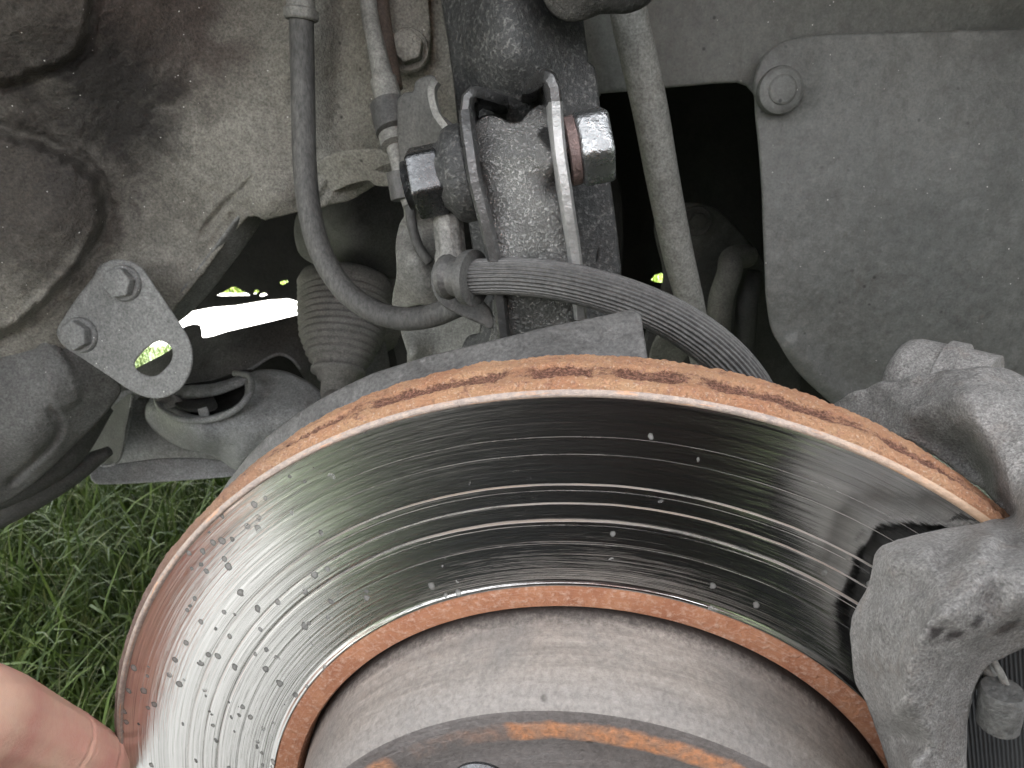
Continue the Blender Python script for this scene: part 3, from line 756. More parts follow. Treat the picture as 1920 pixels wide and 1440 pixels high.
# tow bracket with two bolts
tb_pl = plane([(232, 530, .170), (150, 628, .168), (300, 700, .160)])
tb = thing('tow_bracket', 'flat grey bracket plate with slotted hole held by two flange bolts', 'bracket', P(250, 620, .168))
relief('plate', [(176, 520), (188, 500), (212, 490), (240, 492), (262, 504), (284, 535), (318, 585), (347, 630), (357, 660), (354, 695), (335, 727), (308, 742), (280, 744), (248, 732), (200, 700), (150, 667), (118, 645), (108, 622), (120, 598), (145, 560)],
       tb_pl, M['bracket'], tb, .003, 7, holes=[[(297, 636), (316, 643), (325, 655), (324, 675), (312, 692), (297, 705), (282, 709), (262, 703), (250, 692), (248, 680), (258, 664), (278, 645)]], roll=.0008)
axb = (P(232, 530, .17) - P(150, 628, .168)); nb_ = np.cross(P(150, 628, .168) - P(232, 530, .170), P(300, 700, .160) - P(232, 530, .170)); nb_ *= np.sign(nb_ @ (CAM - P(232, 530, .17)))
bolt(tb, P(233, 531, .1695), nb_, .0125, .0042, .0085, M['bracket'], rot=.2)
bolt(tb, P(152, 628, .1675), nb_, .0125, .0042, .0085, M['bracket'], rot=.5)

# lower-left sill and rubber lip
sill = thing('front_rail_panel', 'dark grey rounded body rail at the left edge above the grass', 'body rail', P(80, 780, .17))
insp = catmull([(98, 640), (112, 652), (135, 690), (150, 730), (148, 752), (130, 764), (105, 768), (90, 740), (75, 690), (70, 650), (80, 636)], 8)
sf = rbf([(-80, 640, .168), (0, 640, .170), (100, 620, .180), (215, 735, .190), (100, 720, .168), (0, 760, .160), (60, 830, .162), (150, 830, .185), (-80, 900, .160), (0, 975, .185), (100, 900, .185)], 30)
def sill_depth(x, y):
    q = np.stack([x, y], -1); d = dist(insp, q) * np.where(inside(insp, q), 1, -1)
    d2 = dist(catmull([(98, 770), (112, 800), (100, 830), (60, 870), (20, 905)], 8, False), q, False)
    return sf(x, y) - .0022 * sstep((d + 3) / 8) + .0035 * np.exp(-(d2 / 6) ** 2)
relief('rail_skin', [(-90, 640), (0, 642), (40, 640), (90, 618), (150, 640), (215, 716), (222, 735), (180, 790), (130, 840), (60, 905), (0, 945), (-90, 990)], sill_depth, M['sill'], sill, .0022, 7, roll=.002)
tube('rubber_lip', [P(-60, 990, .22), P(0, 962, .22), (P(70, 925, .22)), P(140, 882, .225), P(205, 845, .23)], [.009, .009, .0085, .0075, .003], M['dark2'], sill, 16)
tube('under_rail', [P(190, 760, .23), P(130, 850, .215), P(60, 905, .205), P(-60, 960, .20)], [.007, .008, .007, .006], M['dark2'], sill, 16)

# ------------------------------------------------------------------ crossmember, subframe, control arm
cm = thing('crossmember', 'dark grey crossmember arching over the round arm bushing', 'crossmember', P(470, 660, .33))
relief('web', [(240, 704), (322, 655), (332, 630), (343, 616), (360, 610), (372, 612), (377, 634), (430, 622), (500, 606), (572, 589), (680, 566), (720, 640), (720, 780), (640, 770), (600, 744), (572, 705), (548, 672), (525, 663), (505, 668), (470, 690), (430, 706), (380, 716), (330, 722), (290, 742), (230, 740)],
       rbf([(250, 700, .34), (377, 634, .34), (572, 589, .35), (700, 570, .36), (545, 668, .325), (505, 668, .320), (430, 706, .312), (330, 722, .312), (430, 650, .325), (520, 630, .335), (640, 700, .35), (700, 760, .36)], 40), M['sill'], cm, .003, 8, roll=.0012)
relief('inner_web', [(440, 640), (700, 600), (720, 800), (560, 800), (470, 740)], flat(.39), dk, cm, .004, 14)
tube('flange_edge', [P(290, 735, .3115), P(330, 724, .3095), P(380, 718, .309), P(430, 708, .309), P(470, 692, .313), P(505, 670, .318), P(527, 664, .321), P(548, 674, .323), P(572, 706, .33), P(600, 744, .34), P(625, 765, .345)], .0011, M['subframe'], cm, 10)

ca = thing('control_arm', 'grey cast lower control arm with big round bushing socket', 'control arm', P(420, 800, .28))
caf = rbf([(275, 770, .30), (285, 740, .31), (330, 800, .270), (290, 800, .30), (380, 830, .262), (440, 870, .27), (470, 790, .262), (400, 790, .262), (480, 710, .295), (540, 700, .30), (560, 760, .275), (620, 760, .29), (600, 800, .275), (470, 880, .275), (350, 850, .29), (420, 868, .285)], 30)
relief('arm', [(274, 775), (280, 752), (300, 738), (340, 728), (400, 722), (460, 705), (490, 698), (530, 700), (575, 720), (612, 748), (650, 770), (640, 830), (540, 900), (470, 890), (430, 873), (390, 850), (340, 838), (300, 815), (280, 795)],
       caf, M['arm'], ca, .02, 8, holes=[[(300, 752), (330, 738), (400, 728), (440, 714), (462, 706), (469, 716), (466, 738), (448, 760), (415, 778), (375, 786), (340, 783), (312, 770)]], roll=.004)
ring = [(293, 746), (302, 766), (335, 784), (375, 788), (418, 780), (450, 762), (468, 740), (472, 718), (466, 704), (440, 700)]
tube('socket_rim', [P(a, b, d) for (a, b), d in zip(ring, (.30, .278, .262, .257, .256, .26, .268, .28, .292, .30))], .0022, M['arm'], ca, 12)
cb = thing('arm_bushing', 'dark rubber bushing with metal sleeve set inside the arm socket', 'bushing', P(385, 750, .30))
relief('rubber', [(285, 740), (330, 725), (400, 715), (470, 695), (485, 720), (470, 770), (400, 800), (320, 795)], flat(.305), dk, cb, .01, 14)
relief('sleeve', [(338, 738), (380, 730), (395, 742), (402, 762), (385, 768), (345, 764), (330, 752)], plane([(340, 740, .30), (400, 740, .295), (370, 768, .27)]), M['dark2'], cb, .006, 7, roll=.0015)
relief('rubber_web', [(296, 748), (318, 742), (340, 760), (350, 775), (335, 782), (310, 770)], flat(.286), M['boot'], cb, .008, 6, roll=.002)
relief('key_tab', [(372, 769), (386, 765), (390, 780), (376, 784)], flat(.262), M['subframe'], cb, .005, 5, smooth=False)

sb = thing('subframe_bracket', 'pale grey L-shaped subframe bracket with foot plate above the grass', 'subframe', P(320, 860, .29))
relief('back_plate', [(120, 880), (128, 820), (180, 772), (232, 736), (300, 730), (360, 800), (480, 880), (450, 890), (300, 884)], flat(.325), M['subframe'], sb, .003, 12, roll=.001)
relief('side_wall', [(175, 800), (238, 742), (246, 740), (236, 800), (226, 852), (216, 868), (200, 872), (165, 872)], plane([(180, 800, .325), (246, 742, .31), (216, 868, .29)]), M['sill'], sb, .002, 8, roll=.0008)
tube('flange_edge', [P(249, 741, .308), P(243, 780, .305), P(233, 830, .298), P(225, 858, .293), P(212, 871, .291), P(170, 873, .293), P(130, 874, .295)], .0012, M['subframe'], sb, 10)
relief('foot_plate', [(171, 892), (174, 876), (220, 872), (300, 862), (380, 862), (440, 872), (475, 880), (450, 888), (400, 893), (300, 900), (195, 905), (178, 903)],
       plane([(174, 876, .290), (440, 874, .30), (195, 905, .284)]), M['subframe'], sb, .003, 7, roll=.0012)
for (a, b) in ((257, 866), (326, 862)):
    pass

# steering boot and tie rod
st = thing('steering_boot', 'ribbed grey rubber bellows tapering onto the tie rod', 'bellows', P(635, 620, .29))
A_, B_ = P(650, 528, .335), P(630, 745, .285)
pr = [(0, .032), (.06, .034)]
for i in range(13):
    t = .10 + i * .05; base = np.interp(t, [.1, .3, .5, .66, .75], [.033, .0315, .0285, .0225, .0175]); pr += [(t, base), (t + .010, base + .0004), (t + .022, base - .0026), (t + .030, base - .0026)]
pr += [(.76, .0165), (.765, .0185), (.80, .0185), (.805, .0150), (.86, .0135), (.865, .011), (1.0, .0105)]
lathe('bellows', A_, B_, pr, M['boot'], st, 56, sharp=False)
tube('tie_rod', [B_ + (A_ - B_) * .1, B_, P(622, 830, .22)], .0095, M['boot'], st, 20)
ob = thing('drive_shaft_boot', 'dark rubber drive shaft boot half hidden behind the hose loop', 'rubber boot', P(690, 560, .42))
lathe('boot', P(700, 470, .42), P(690, 640, .36), [(0, .030), (.1, .034), (.13, .030), (.3, .038), (.34, .034), (.5, .040), (.54, .035), (.7, .036), (.74, .030), (1, .022)], M['boot'], ob, 40, sharp=False)
sp = thing('spring_seat_bracket', 'dim grey rounded bracket in shadow behind the rubber hose', 'bracket', P(680, 400, .33))
relief('plate', [(560, 400), (620, 372), (700, 345), (760, 360), (790, 470), (740, 520), (690, 500), (640, 520), (600, 500), (560, 470)],
       rbf([(560, 400, .36), (660, 440, .31), (760, 380, .33), (740, 510, .34), (600, 500, .35)]), M['dark2'], sp, .004, 10, roll=.002)
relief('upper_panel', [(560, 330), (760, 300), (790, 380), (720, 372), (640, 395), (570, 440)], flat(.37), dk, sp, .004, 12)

# panel behind the loop (pale greenish) and cable boot
kn_lo = thing('knuckle_web', 'pale dusty casting web below the hose loop beside the strut', 'casting', P(810, 640, .2))
relief('web', [(752, 600), (770, 592), (830, 590), (890, 570), (905, 600), (900, 680), (860, 740), (760, 740), (768, 690), (764, 650)],
       rbf([(757, 615, .215), (778, 660, .196), (800, 660, .205), (880, 620, .205), (850, 700, .205), (765, 720, .215)], 20), M['rod'], kn_lo, .004, 7, roll=.0015)
wr = thing('wheel_bearing_cover', 'black oily bracket corner standing between strut foot and dust shield', 'bracket', P(880, 640, .12))
relief('corner', [(862, 660), (878, 632), (900, 625), (925, 560), (935, 570), (935, 690), (850, 700), (842, 672)], rbf([(862, 660, .13), (930, 600, .125), (900, 690, .12)]), M['strut'], wr, .003, 7)

cbt = thing('sensor_cable_boot', 'smooth grey rubber sleeve hanging left of the banjo fitting', 'rubber sleeve', P(785, 500, .15))
relief('sleeve', [(762, 385), (774, 382), (782, 402), (800, 400), (812, 420), (830, 470), (852, 500), (858, 560), (830, 580), (800, 570), (765, 572), (742, 580), (739, 560), (746, 520), (745, 460), (752, 425), (764, 410)],
       rbf([(768, 390, .150), (748, 430, .160), (744, 560, .158), (775, 480, .145), (800, 540, .145), (830, 480, .155), (855, 540, .155), (800, 405, .158)], 25), M['cable'], cbt, .004, 6, roll=.0015)
tube('wire', [P(768, 380, .146), P(773, 425, .144), P(786, 465, .143), P(806, 492, .142)], .0022, M['rubber'], cbt, 12)

# ------------------------------------------------------------------ rubber hose loop
h1 = thing('rubber_hose', 'dusty black rubber hose hanging in a long J-shaped loop', 'hose', P(570, 200, .14))
tube('hose', [P(565, 30, .155), P(567, 120, .153), P(569, 220, .15), P(571, 300, .147), P(578, 380, .143), P(592, 445, .139), P(615, 500, .135), P(650, 548, .131), P(700, 583, .128), P(755, 598, .124), P(810, 592, .121), P(860, 572, .12)],
     .0047, M['rubber'], h1, 28)
lathe('ferrule', P(565, 38, .155), P(563, -50, .155), [(0, .0060), (.04, .0066), (.22, .0066), (.27, .0055), (.45, .0052), (.55, .0062), (1, .0062)], M['cable'], h1, 24)

tube('hose', [P(563, -40, .155), P(560, -140, .158), P(555, -280, .165)], .0050, M['rubber'], h1, 24)
# sensor cable with clips, and brown stripe
sc_ = thing('sensor_cable', 'thin grey cable with crimped sleeves running down beside the hooked bracket', 'cable', P(730, 200, .15))
tube('cable', [P(662, -260, .195), P(686, -60, .18), P(692, 20, .178), P(706, 90, .172), P(722, 165, .166), P(735, 240, .158), P(748, 310, .150), P(755, 345, .148), P(768, 384, .146)], [.0036, .0036, .0036, .0038, .0046, .0046, .0032, .003, .003], M['cable'], sc_, 20)
for (a, b, r_, mt) in (((719, 150, .168), (732, 200, .163), .0056, 'cable'), ((728, 197, .160), (741, 249, .154), .0078, 'clip_dark'), ((737, 252, .155), (742, 274, .152), .0060, 'cable'), ((748, 322, .149), (757, 375, .147), .0052, 'clip_dark')):
    A1, B1 = P(*a), P(*b)
    lathe('sleeve', A1, B1, [(0, r_ * .8), (.02, r_), (.97, r_), (1, r_ * .85)], M[mt], sc_, 26)
tube('dirty_conduit', [P(688, -260, .20), P(706, -60, .192), P(716, 40, .19), P(728, 110, .187), P(738, 165, .182)], .0042, M['brown'], sc_, 16, label='brown dirt-coated conduit')

# hooked dark bracket
hb = thing('hooked_bracket', 'small black sheet bracket with curled lip left of the strut', 'bracket', P(800, 220, .13))
relief('plate', [(748, 188), (757, 178), (775, 174), (781, 155), (795, 147), (812, 147), (812, 175), (822, 215), (845, 236), (862, 262), (880, 330), (770, 340), (752, 300), (747, 240)],
       rbf([(750, 190, .138), (800, 150, .132), (830, 235, .128), (760, 290, .142), (850, 300, .13)], 30), M['clip_dark'], hb, .0025, 6, roll=.0008)
sweep('curled_lip', [P(816, 150, .126), P(808, 165, .122), P(810, 190, .120), P(818, 215, .119), P(835, 238, .118)], [(-.0012, 0), (.0012, 0), (.0012, .010), (-.0012, .010)], M['cable'], hb)

# ------------------------------------------------------------------ strut, flanges, knuckle, clamp bolt
stt = thing('suspension_strut', 'black oil-wet suspension strut standing behind the clamp bolt', 'strut', P(1000, 300, .13))
relief('strut_plate', [(800, -300), (1050, -300), (1085, 0), (1093, 60), (1100, 118), (1112, 128), (1115, 150), (1122, 240), (1136, 340), (1148, 430), (1157, 505), (1165, 720), (900, 720), (905, 560), (880, 400), (862, 230), (853, 150), (840, 60), (830, 0)],
       rbf([(825, 0, .150), (1085, 0, .150), (955, 0, .122), (960, 110, .120), (855, 160, .145), (1110, 150, .138), (985, 230, .135), (1125, 300, .128), (1150, 480, .122), (1060, 480, .125), (950, 400, .135), (900, 500, .14), (1165, 700, .125), (920, 700, .135), (1040, 650, .118)], 50),
       M['strut_plate'], stt, .006, 8, smooth=False, roll=.0018, holes=[catmull([(1111, 478), (1116, 462), (1124, 463), (1126, 482), (1121, 495), (1113, 494)], 6)], label='black oily plate with sandy grit and pale worn patches')
fl = thing('strut_clamp_flange', 'left steel clamp flange with curled top beside the big nut', 'flange', P(885, 300, .08), group=None)
fr_ = thing('strut_clamp_flange', 'right steel clamp flange with bright worn edge beside the bolt head', 'flange', P(1055, 300, .08), group=None)
sec = [(-.0016, .0012), (-.0009, 0), (.0009, 0), (.0016, .0012), (.0016, .048), (-.0016, .048)]
sec2 = [(-.0021, .0014), (-.0012, 0), (.0012, 0), (.0021, .0014), (.0021, .052), (-.0021, .052)]
sweep('flange_plate', [P(872, 205, .079), P(875, 240, .075), P(881, 280, .072), P(888, 330, .0705), P(900, 380, .0705), P(913, 430, .071), P(926, 490, .073), P(936, 560, .075), P(945, 640, .078)], sec2, M['ear'], fl)
sweep('curled_top', [P(952, 190, .104), P(930, 182, .095), P(905, 174, .087), P(886, 171, .082), P(875, 182, .080), P(872, 206, .0792)], sec, M['ear'], fl)
sweep('flange_plate', [P(1042, 190, .077), P(1045, 240, .073), P(1050, 290, .071), P(1058, 340, .070), P(1067, 400, .070), P(1076, 460, .072), P(1083, 520, .074), P(1090, 600, .077)], sec2, M['ear_bright'], fr_, label='bright worn flange plate')
sweep('curled_top', [P(982, 163, .100), P(994, 160, .092), P(1008, 150, .085), P(1020, 140, .080), P(1031, 145, .078), P(1039, 165, .0772), P(1042, 192, .0770)], sec2, M['ear'], fr_)

kn = thing('steering_knuckle', 'silvery oil-wet cast knuckle arm gripped between the two flanges', 'knuckle', P(985, 400, .09))
def kn_depth(x, y):
    cx_ = np.interp(y, [200, 300, 500, 700], [968, 978, 1004, 1020]); hw = np.interp(y, [200, 280, 350, 500, 700], [84, 82, 72, 84, 92])
    u = np.clip((x - cx_) / hw, -1.25, 1.25)
    z = .0715 + .006 * np.abs(u) ** 3.2 + np.interp(y, [190, 240, 300, 420, 520, 700], [.022, .010, .0, .003, .004, .012])
    z += .005 * np.exp(-((y - 345) / 28) ** 2) * (u > .0) * np.clip(u, 0, 1) * 1.6     # waist notch on the right
    z += .0005 * np.array([noise.fractal(Vector((a / 45, b / 45, 5.)), .8, 2., 4) for a, b in zip(x, y)])
    z += .00025 * np.array([noise.noise(Vector((a / 8, b / 8, 2.))) for a, b in zip(x, y)])
    return z
relief('casting', [(892, 235), (905, 222), (925, 222), (945, 231), (970, 234), (992, 226), (1008, 206), (1024, 199), (1038, 205), (1046, 240), (1054, 320), (1062, 400), (1074, 480), (1086, 560), (1092, 720), (930, 720), (930, 600), (930, 520), (915, 430), (898, 340), (890, 270)],
       kn_depth, M['knuckle'], kn, .026, 5, roll=.003)

A = P(765, 348, .088); B = P(1146, 268, .088); D = B - A; L = np.linalg.norm(D)
def on(t): return A + D * t
cbo = thing('clamp_bolt', 'large hexagon clamp bolt and nut clamping the strut flanges', 'bolt', on(.5))
th_pr = []
for i in range(9): th_pr += [(i / 9, .0066), (i / 9 + .06, .0076)]
th_pr += [(1, .0070)]
nt = lathe('thread', on(-.012), on(.05), th_pr, M['nut_bright'], cbo, 32, label='bright threaded end')
hexprism('nut', on(.028), on(.185), .0205, M['nut'], cbo, rot=math.radians(12), bev=.0012, label='dark oily hexagon nut')
lathe('nut_flange', on(.165), on(.318), [(0, .0105), (.15, .0112), (.35, .0142), (.55, .0150), (.9, .0152), (1, .0145)], M['strut'], cbo, 44)
lathe('shank', on(.3), on(.80), [(0, .007), (1, .007)], M['nut'], cbo, 24)
lathe('head_washer', on(.785), on(.838), [(0, .0098), (.1, .0105), (.9, .0105), (1, .0098)], M['copper'], cbo, 44, label='pink rusty washer face')
hexprism('bolt_head', on(.836), on(.992), .0215, M['nut_bright'], cbo, rot=math.radians(8), bev=.0016, label='bright worn hexagon head')

tl = thing('strut_top_lump', 'grimy black casting edge at the top above the strut', 'casting', P(1120, 0, .12))
relief('lump', [(1010, -260), (1240, -260), (1225, -20), (1200, 5), (1160, 12), (1120, 18), (1085, 28), (1055, 27), (1035, 12), (1028, -20)],
       rbf([(1035, 0, .118), (1120, 5, .108), (1220, -20, .118), (1120, -80, .10)], 30), oily('grimy_edge', (.025, .025, .023), (.06, .058, .054), rough=.5, metal=0., coarse=.8, hi=(.25, .24, .22), amount=.5), tl, .012, 7, roll=.004)

# ------------------------------------------------------------------ stabiliser rod and right-hand panels
sr = thing('stabiliser_rod', 'long pale grey rod crossing the black square opening', 'rod', P(1250, 300, .2))
tube('rod', [P(1120, -260, .160), P(1163, -50, .172), P(1188, 67, .178), P(1218, 200, .185), P(1242, 333, .193), P(1272, 480, .203), P(1292, 560, .209), P(1322, 693, .219), P(1332, 745, .223)],
     [.0072, .0074, .0078, .0079, .0078, .0077, .0073, .0070, .0070], M['rod'], sr, 32)

sh = thing('inner_wing_panel', 'grey inner wing sheet with the black square opening', 'wing panel', P(1250, 60, .215))
relief('wing_sheet', [(1065, -320), (2500, -320), (2500, 260), (1600, 260), (1440, 240), (1428, 200), (1418, 172), (1404, 156), (1384, 149), (1340, 151), (1240, 160), (1125, 170), (1118, 182), (1117, 215), (1060, 215)],
       rbf([(1065, 0, .225), (1300, 0, .222), (1600, 0, .218), (1950, 0, .205), (1950, 60, .212), (1400, 160, .222), (1100, 170, .226), (1600, 200, .222)], 50), M['panel'], sh, .003, 9, smooth=False, roll=.0014)
lp = thing('splash_liner', 'large grey plastic splash liner with push clip filling the right side', 'splash liner', P(1650, 400, .2))
def lp_depth(x, y):
    z = rbf_lp(x, y); q = np.stack([x, y], -1)
    # turned edge at the lower left, raised pad round the clip
    z = z - .003 * np.exp(-(np.hypot((x - 1462) / 1.1, y - 150) / 62) ** 4)
    # diagonal rounded swage running down to the lower left corner
    l0 = catmull([(1488, 650), (1520, 690), (1560, 730), (1600, 770)], 10, False)
    d = dist(l0, q, False); z = z - .005 * np.exp(-(d / 22) ** 2)
    return z + .0008 * np.array([noise.fractal(Vector((a / 160, b / 160, 8.)), .8, 2., 4) for a, b in q])
rbf_lp = rbf([(1430, 120, .209), (1430, 300, .209), (1445, 560, .209), (1560, 760, .22), (1700, 70, .206), (1950, 60, .198), (1950, 400, .190), (1700, 400, .200), (1750, 640, .200), (1950, 760, .195), (1620, 560, .205)], 60)
relief('liner_sheet', [(2500, 30), (2200, 44), (1900, 60), (1800, 63), (1700, 66), (1600, 68), (1520, 72), (1475, 80), (1445, 98), (1427, 125), (1420, 155), (1421, 195), (1428, 260), (1434, 340), (1437, 420), (1440, 500), (1443, 560), (1452, 615), (1470, 655), (1497, 695), (1530, 728), (1562, 756), (1640, 820), (2010, 900), (2500, 980)],
       lp_depth, M['panel_hi'], lp, .0022, 9, roll=.0016)
c0 = P(1462, 170, .2045)
clipax = np.array([0.02, -1, .05])
lathe('push_clip', c0 + clipax * -.004, c0 + clipax * .0032, [(0, .0102), (.7, .0108), (.85, .0104), (.95, .0092), (1, .0085)], M['panel_hi'], lp, 44)
lathe('clip_centre', c0 + clipax * .002, c0 + clipax * .0046, [(0, .0066), (.7, .0066), (.9, .0060), (1, .0052)], M['panel_hi'], lp, 36)

# ------------------------------------------------------------------ brake hose with banjo and guide
bh = thing('brake_hose', 'ribbed grey brake hose arching over the disc to the caliper', 'brake hose', P(1100, 540, .07))
def ribs(th): return 1 + .04 * np.sign(np.sin(th * 30)) * np.abs(np.sin(th * 30)) ** .5
M['hose_rubber'] = grime('ribbed_hose_rubber', (.058, .057, .055), (.09, .088, .084), (.038, .037, .036), rough=.4, big=30, bump=.2, pits=.6, spots=.4)
tube('hose', [P(868, 521, .079), P(905, 519, .077), P(960, 518, .0745), P(1030, 524, .0715), P(1100, 538, .069), P(1180, 562, .0665), P(1260, 598, .064), P(1330, 645, .062), P(1385, 700, .060), P(1425, 765, .058), P(1450, 840, .056)],
     [.0056, .0056, .0057, .0058, .0059, .0060, .0062, .0064, .0066, .0067, .0068], M['hose_rubber'], bh, 360, prof=ribs, step=.002)
fa, fb = P(836, 519, .083), P(893, 522, .077)
lathe('ferrule', fa, fb, [(0, .0072), (.15, .0074), (.3, .0062), (.62, .0063), (.66, .0074), (.72, .0088), (.80, .0090), (.97, .0090), (1, .0070)], M['clip_dark'], bh, 44)
relief('guide_flange', [(812, 520), (818, 496), (835, 480), (860, 475), (885, 480), (893, 500), (900, 560), (918, 585), (922, 612), (905, 605), (870, 590), (835, 572), (818, 550)],
       plane([(815, 520, .088), (890, 490, .090), (900, 600, .086)]), M['clip_dark'], bh, .0022, 5, roll=.0008)
lathe('banjo_stem', P(848, 500, .088), P(838, 392, .090), [(0, .0056), (.2, .0056), (.3, .0050), (.8, .0050), (.85, .0046), (1, .0046)], M['knurl'], bh, 36, wob=lambda t, a: 1 + .03 * math.sin(a * 26))

# ------------------------------------------------------------------ dust shield
ds = thing('dust_shield', 'dark grey sheet dust shield peeking out behind the rusty rim', 'dust shield', P(900, 670, .04))
relief('shield', [(372, 1010), (400, 950), (430, 903), (465, 858), (500, 822), (550, 783), (600, 751), (650, 725), (700, 702), (800, 670), (930, 639), (1040, 612), (1120, 597), (1186, 582), (1196, 590), (1201, 625), (1213, 700), (1215, 790), (1000, 790), (800, 830), (600, 930), (440, 1100)],
       rbf([(400, 960, .050), (500, 822, .046), (600, 751, .044), (800, 670, .043), (1040, 612, .042), (1186, 582, .041), (1210, 690, .026), (1040, 690, .027), (800, 740, .029), (620, 830, .032), (480, 960, .038), (450, 1080, .040), (1100, 780, .024), (800, 820, .027)], 40),
       M['shield'], ds, .0016, 9, roll=.0008, smooth=False)

# ------------------------------------------------------------------ brake disc
NRM = Vector((-.135, -.991, 0)).normalized(); SX = Vector((-NRM.y, NRM.x, 0)); UPV = Vector((0, 0, 1))
rotm = Matrix((SX, UPV, NRM)).transposed().to_4x4(); rq = rotm.to_quaternion()
disc = thing('brake_disc', 'big scored steel brake disc with flaking orange rust around its rim', 'brake disc', (0, 0, 0), rot=rq)
def ringmesh(name, prof, mat, seg=720, disp=None, label=None, closed=False, parent=disc):
    th = np.linspace(0, 2 * math.pi, seg, endpoint=False); pr_ = np.array(prof, float); m = len(pr_)
    r = np.repeat(pr_[None, :, 0], seg, 0); z = np.repeat(pr_[None, :, 1], seg, 0); t = np.repeat(th[:, None], m, 1)
    if disp is not None: r, z = disp(r, z, t)
    v = np.stack([r * np.sin(t), r * np.cos(t), z], -1).reshape(-1, 3)
    i = np.arange(seg)[:, None]; j = np.arange(m - 1)[None]; i2 = (i + 1) % seg
    F = np.stack([i * m + j, i * m + j + 1, i2 * m + j + 1, i2 * m + j], -1).reshape(-1, 4)
    me = mesh(v, F); bm = bmesh.new(); bm.from_mesh(me); bmesh.ops.recalc_face_normals(bm, faces=bm.faces); bm.to_mesh(me); bm.free()
    smooth_by_angle(me, 40) if disp is None else me.shade_smooth()
    return link(name, me, mat, parent, local=True, label=label)
# friction face with real scored grooves
rs_ = np.arange(.0925, .1400, .00025); zz = rng.normal(0, .000012, len(rs_)) + .00045 * sstep((.0940 - rs_) / .0013)
for r0, wd, dp in ((.852, .0005, .00012), (.817, .0004, .00010), (.786, .0006, .00014), (.905, .0003, .00005), (.742, .0003, .00006)):
    zz -= .5 * dp * np.exp(-((rs_ - r0 * R) / wd) ** 2)
pf = [(.0923, -.0006), (.0925, .0004)] + [(a, b) for a, b in zip(rs_[1:], zz[1:])] + [(.1400, -.0001)]
ff = ringmesh('friction_face', pf, M['friction'], 540, label='polished steel face with circular scores and water spots')
smooth_by_angle(ff.data, 80)
ringmesh('worn_lip', [(.13995, -.0002), (.1401, .0003), (.1404, .0006), (.1408, .0007), (.1413, .0005), (.1417, .0002), (.1419, -.0002)], M['lip'], 900, label='brownish silver rounded lip')
NV = 31
def rimdisp(r, z, t):
    n = r.shape; rr = r.copy()
    ph = (t * NV / (2 * math.pi) + .25 * np.sin(t * 5) + .2 * np.sin(t * 11.)) % 1
    global VENT
    w1 = sstep((ph - .04) / .12) * sstep((.86 - ph) / .14)
    zc = np.clip((z + .0068) / .0048, -1, 1); w2 = sstep((1 - np.abs(zc)) * 2.2); VENT = (w2 * (.60 + .36 * w1)).ravel()
    flat_ = r.ravel(); out = np.empty(flat_.size)
    x = .14 * np.sin(t).ravel(); y = .14 * np.cos(t).ravel(); zz_ = z.ravel()
    for k in range(flat_.size):
        p_ = Vector((x[k] * 700, y[k] * 700, zz_[k] * 800))
        out[k] = noise.noise(p_) * .55 + noise.noise(p_ * 2.3) * .4 + noise.noise(p_ * .22) * .8
    nz = out.reshape(n)
    edge = sstep((-.0006 - z) / .0012)
    rr += nz * (.00058 + .0007 * w1 * w2) * edge - w1 * w2 * .0010 * (1 + .6 * nz) * edge - .0004 * w2 * edge
    return rr, z
zs = np.r_[-.0030, np.linspace(-.0042, -.0176, 40), -.0182]
re_ = ringmesh('rusty_edge', [(.1418, .0000), (.1424, -.0002), (.1430, -.0007), (.1435, -.0014), (.1438, -.0022), (.1440, zs[0])] + [(.1442, a) for a in zs[1:-1]] + [(.1432, zs[-1])], M['rust_rim'], 2200, rimdisp, label='rough orange rust crust over the cooling vents')
at_ = re_.data.attributes.new('vent', 'FLOAT', 'POINT'); at_.data.foreach_set('value', VENT.astype('f'))
ringmesh('inner_face', [(.1432, -.0182), (.14, -.0186), (.092, -.0186)], M['rust_rim'], 180)
ringmesh('inner_ring', [(.0926, -.0006), (.0923, .0003), (.0916, .0003), (.0880, .0001), (.0862, -.0003), (.0857, -.0012), (.0855, -.006)], M['rust_ring'], 540, label='orange rusted inner ring')
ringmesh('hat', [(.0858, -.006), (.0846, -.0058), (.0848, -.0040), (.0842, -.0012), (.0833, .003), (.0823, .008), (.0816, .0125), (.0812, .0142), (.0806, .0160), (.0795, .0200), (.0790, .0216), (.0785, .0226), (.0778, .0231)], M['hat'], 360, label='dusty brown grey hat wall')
ringmesh('hat_face', [(.0778, .0231), (.0768, .0232), (.0700, .0230), (.0685, .0224), (.0645, .0224), (.0330, .0224)], M['hat_face'], 360, label='flat grey hat face with orange rust stains')
ringmesh('hub', [(.033, .0224), (.033, .030), (.031, .032), (.020, .032), (.0185, .030), (.0185, .024), (.0, .024)], M['hat_face'], 90)
sdm = bpy.data.meshes
for k in range(5):
    a = math.radians(-25 + 72 * k); cx, cy = .0575 * math.sin(a), .0575 * math.cos(a)
    m4 = rotm
    A0 = m4 @ Vector((cx, cy, .020)); B0 = m4 @ Vector((cx, cy, .0255))
    # built in world space, then put under the rotated disc
    o = lathe('stud_hole', A0, B0, [(0, .0075), (.55, .0075), (.62, .0072), (1, .0060)], M['nut'], None, 32)
    c = o.location.copy(); o.data.transform(rotm.inverted() @ Matrix.Translation(c)); o.location = (0, 0, 0); o.parent = disc
    lc = Vector((cx, cy, .0)); o.data.transform(Matrix.Translation(-lc)); o.location = lc

# ------------------------------------------------------------------ caliper
cal = thing('brake_caliper', 'rough grey cast iron caliper straddling the disc on the right', 'caliper', P(1780, 1050, -.02))
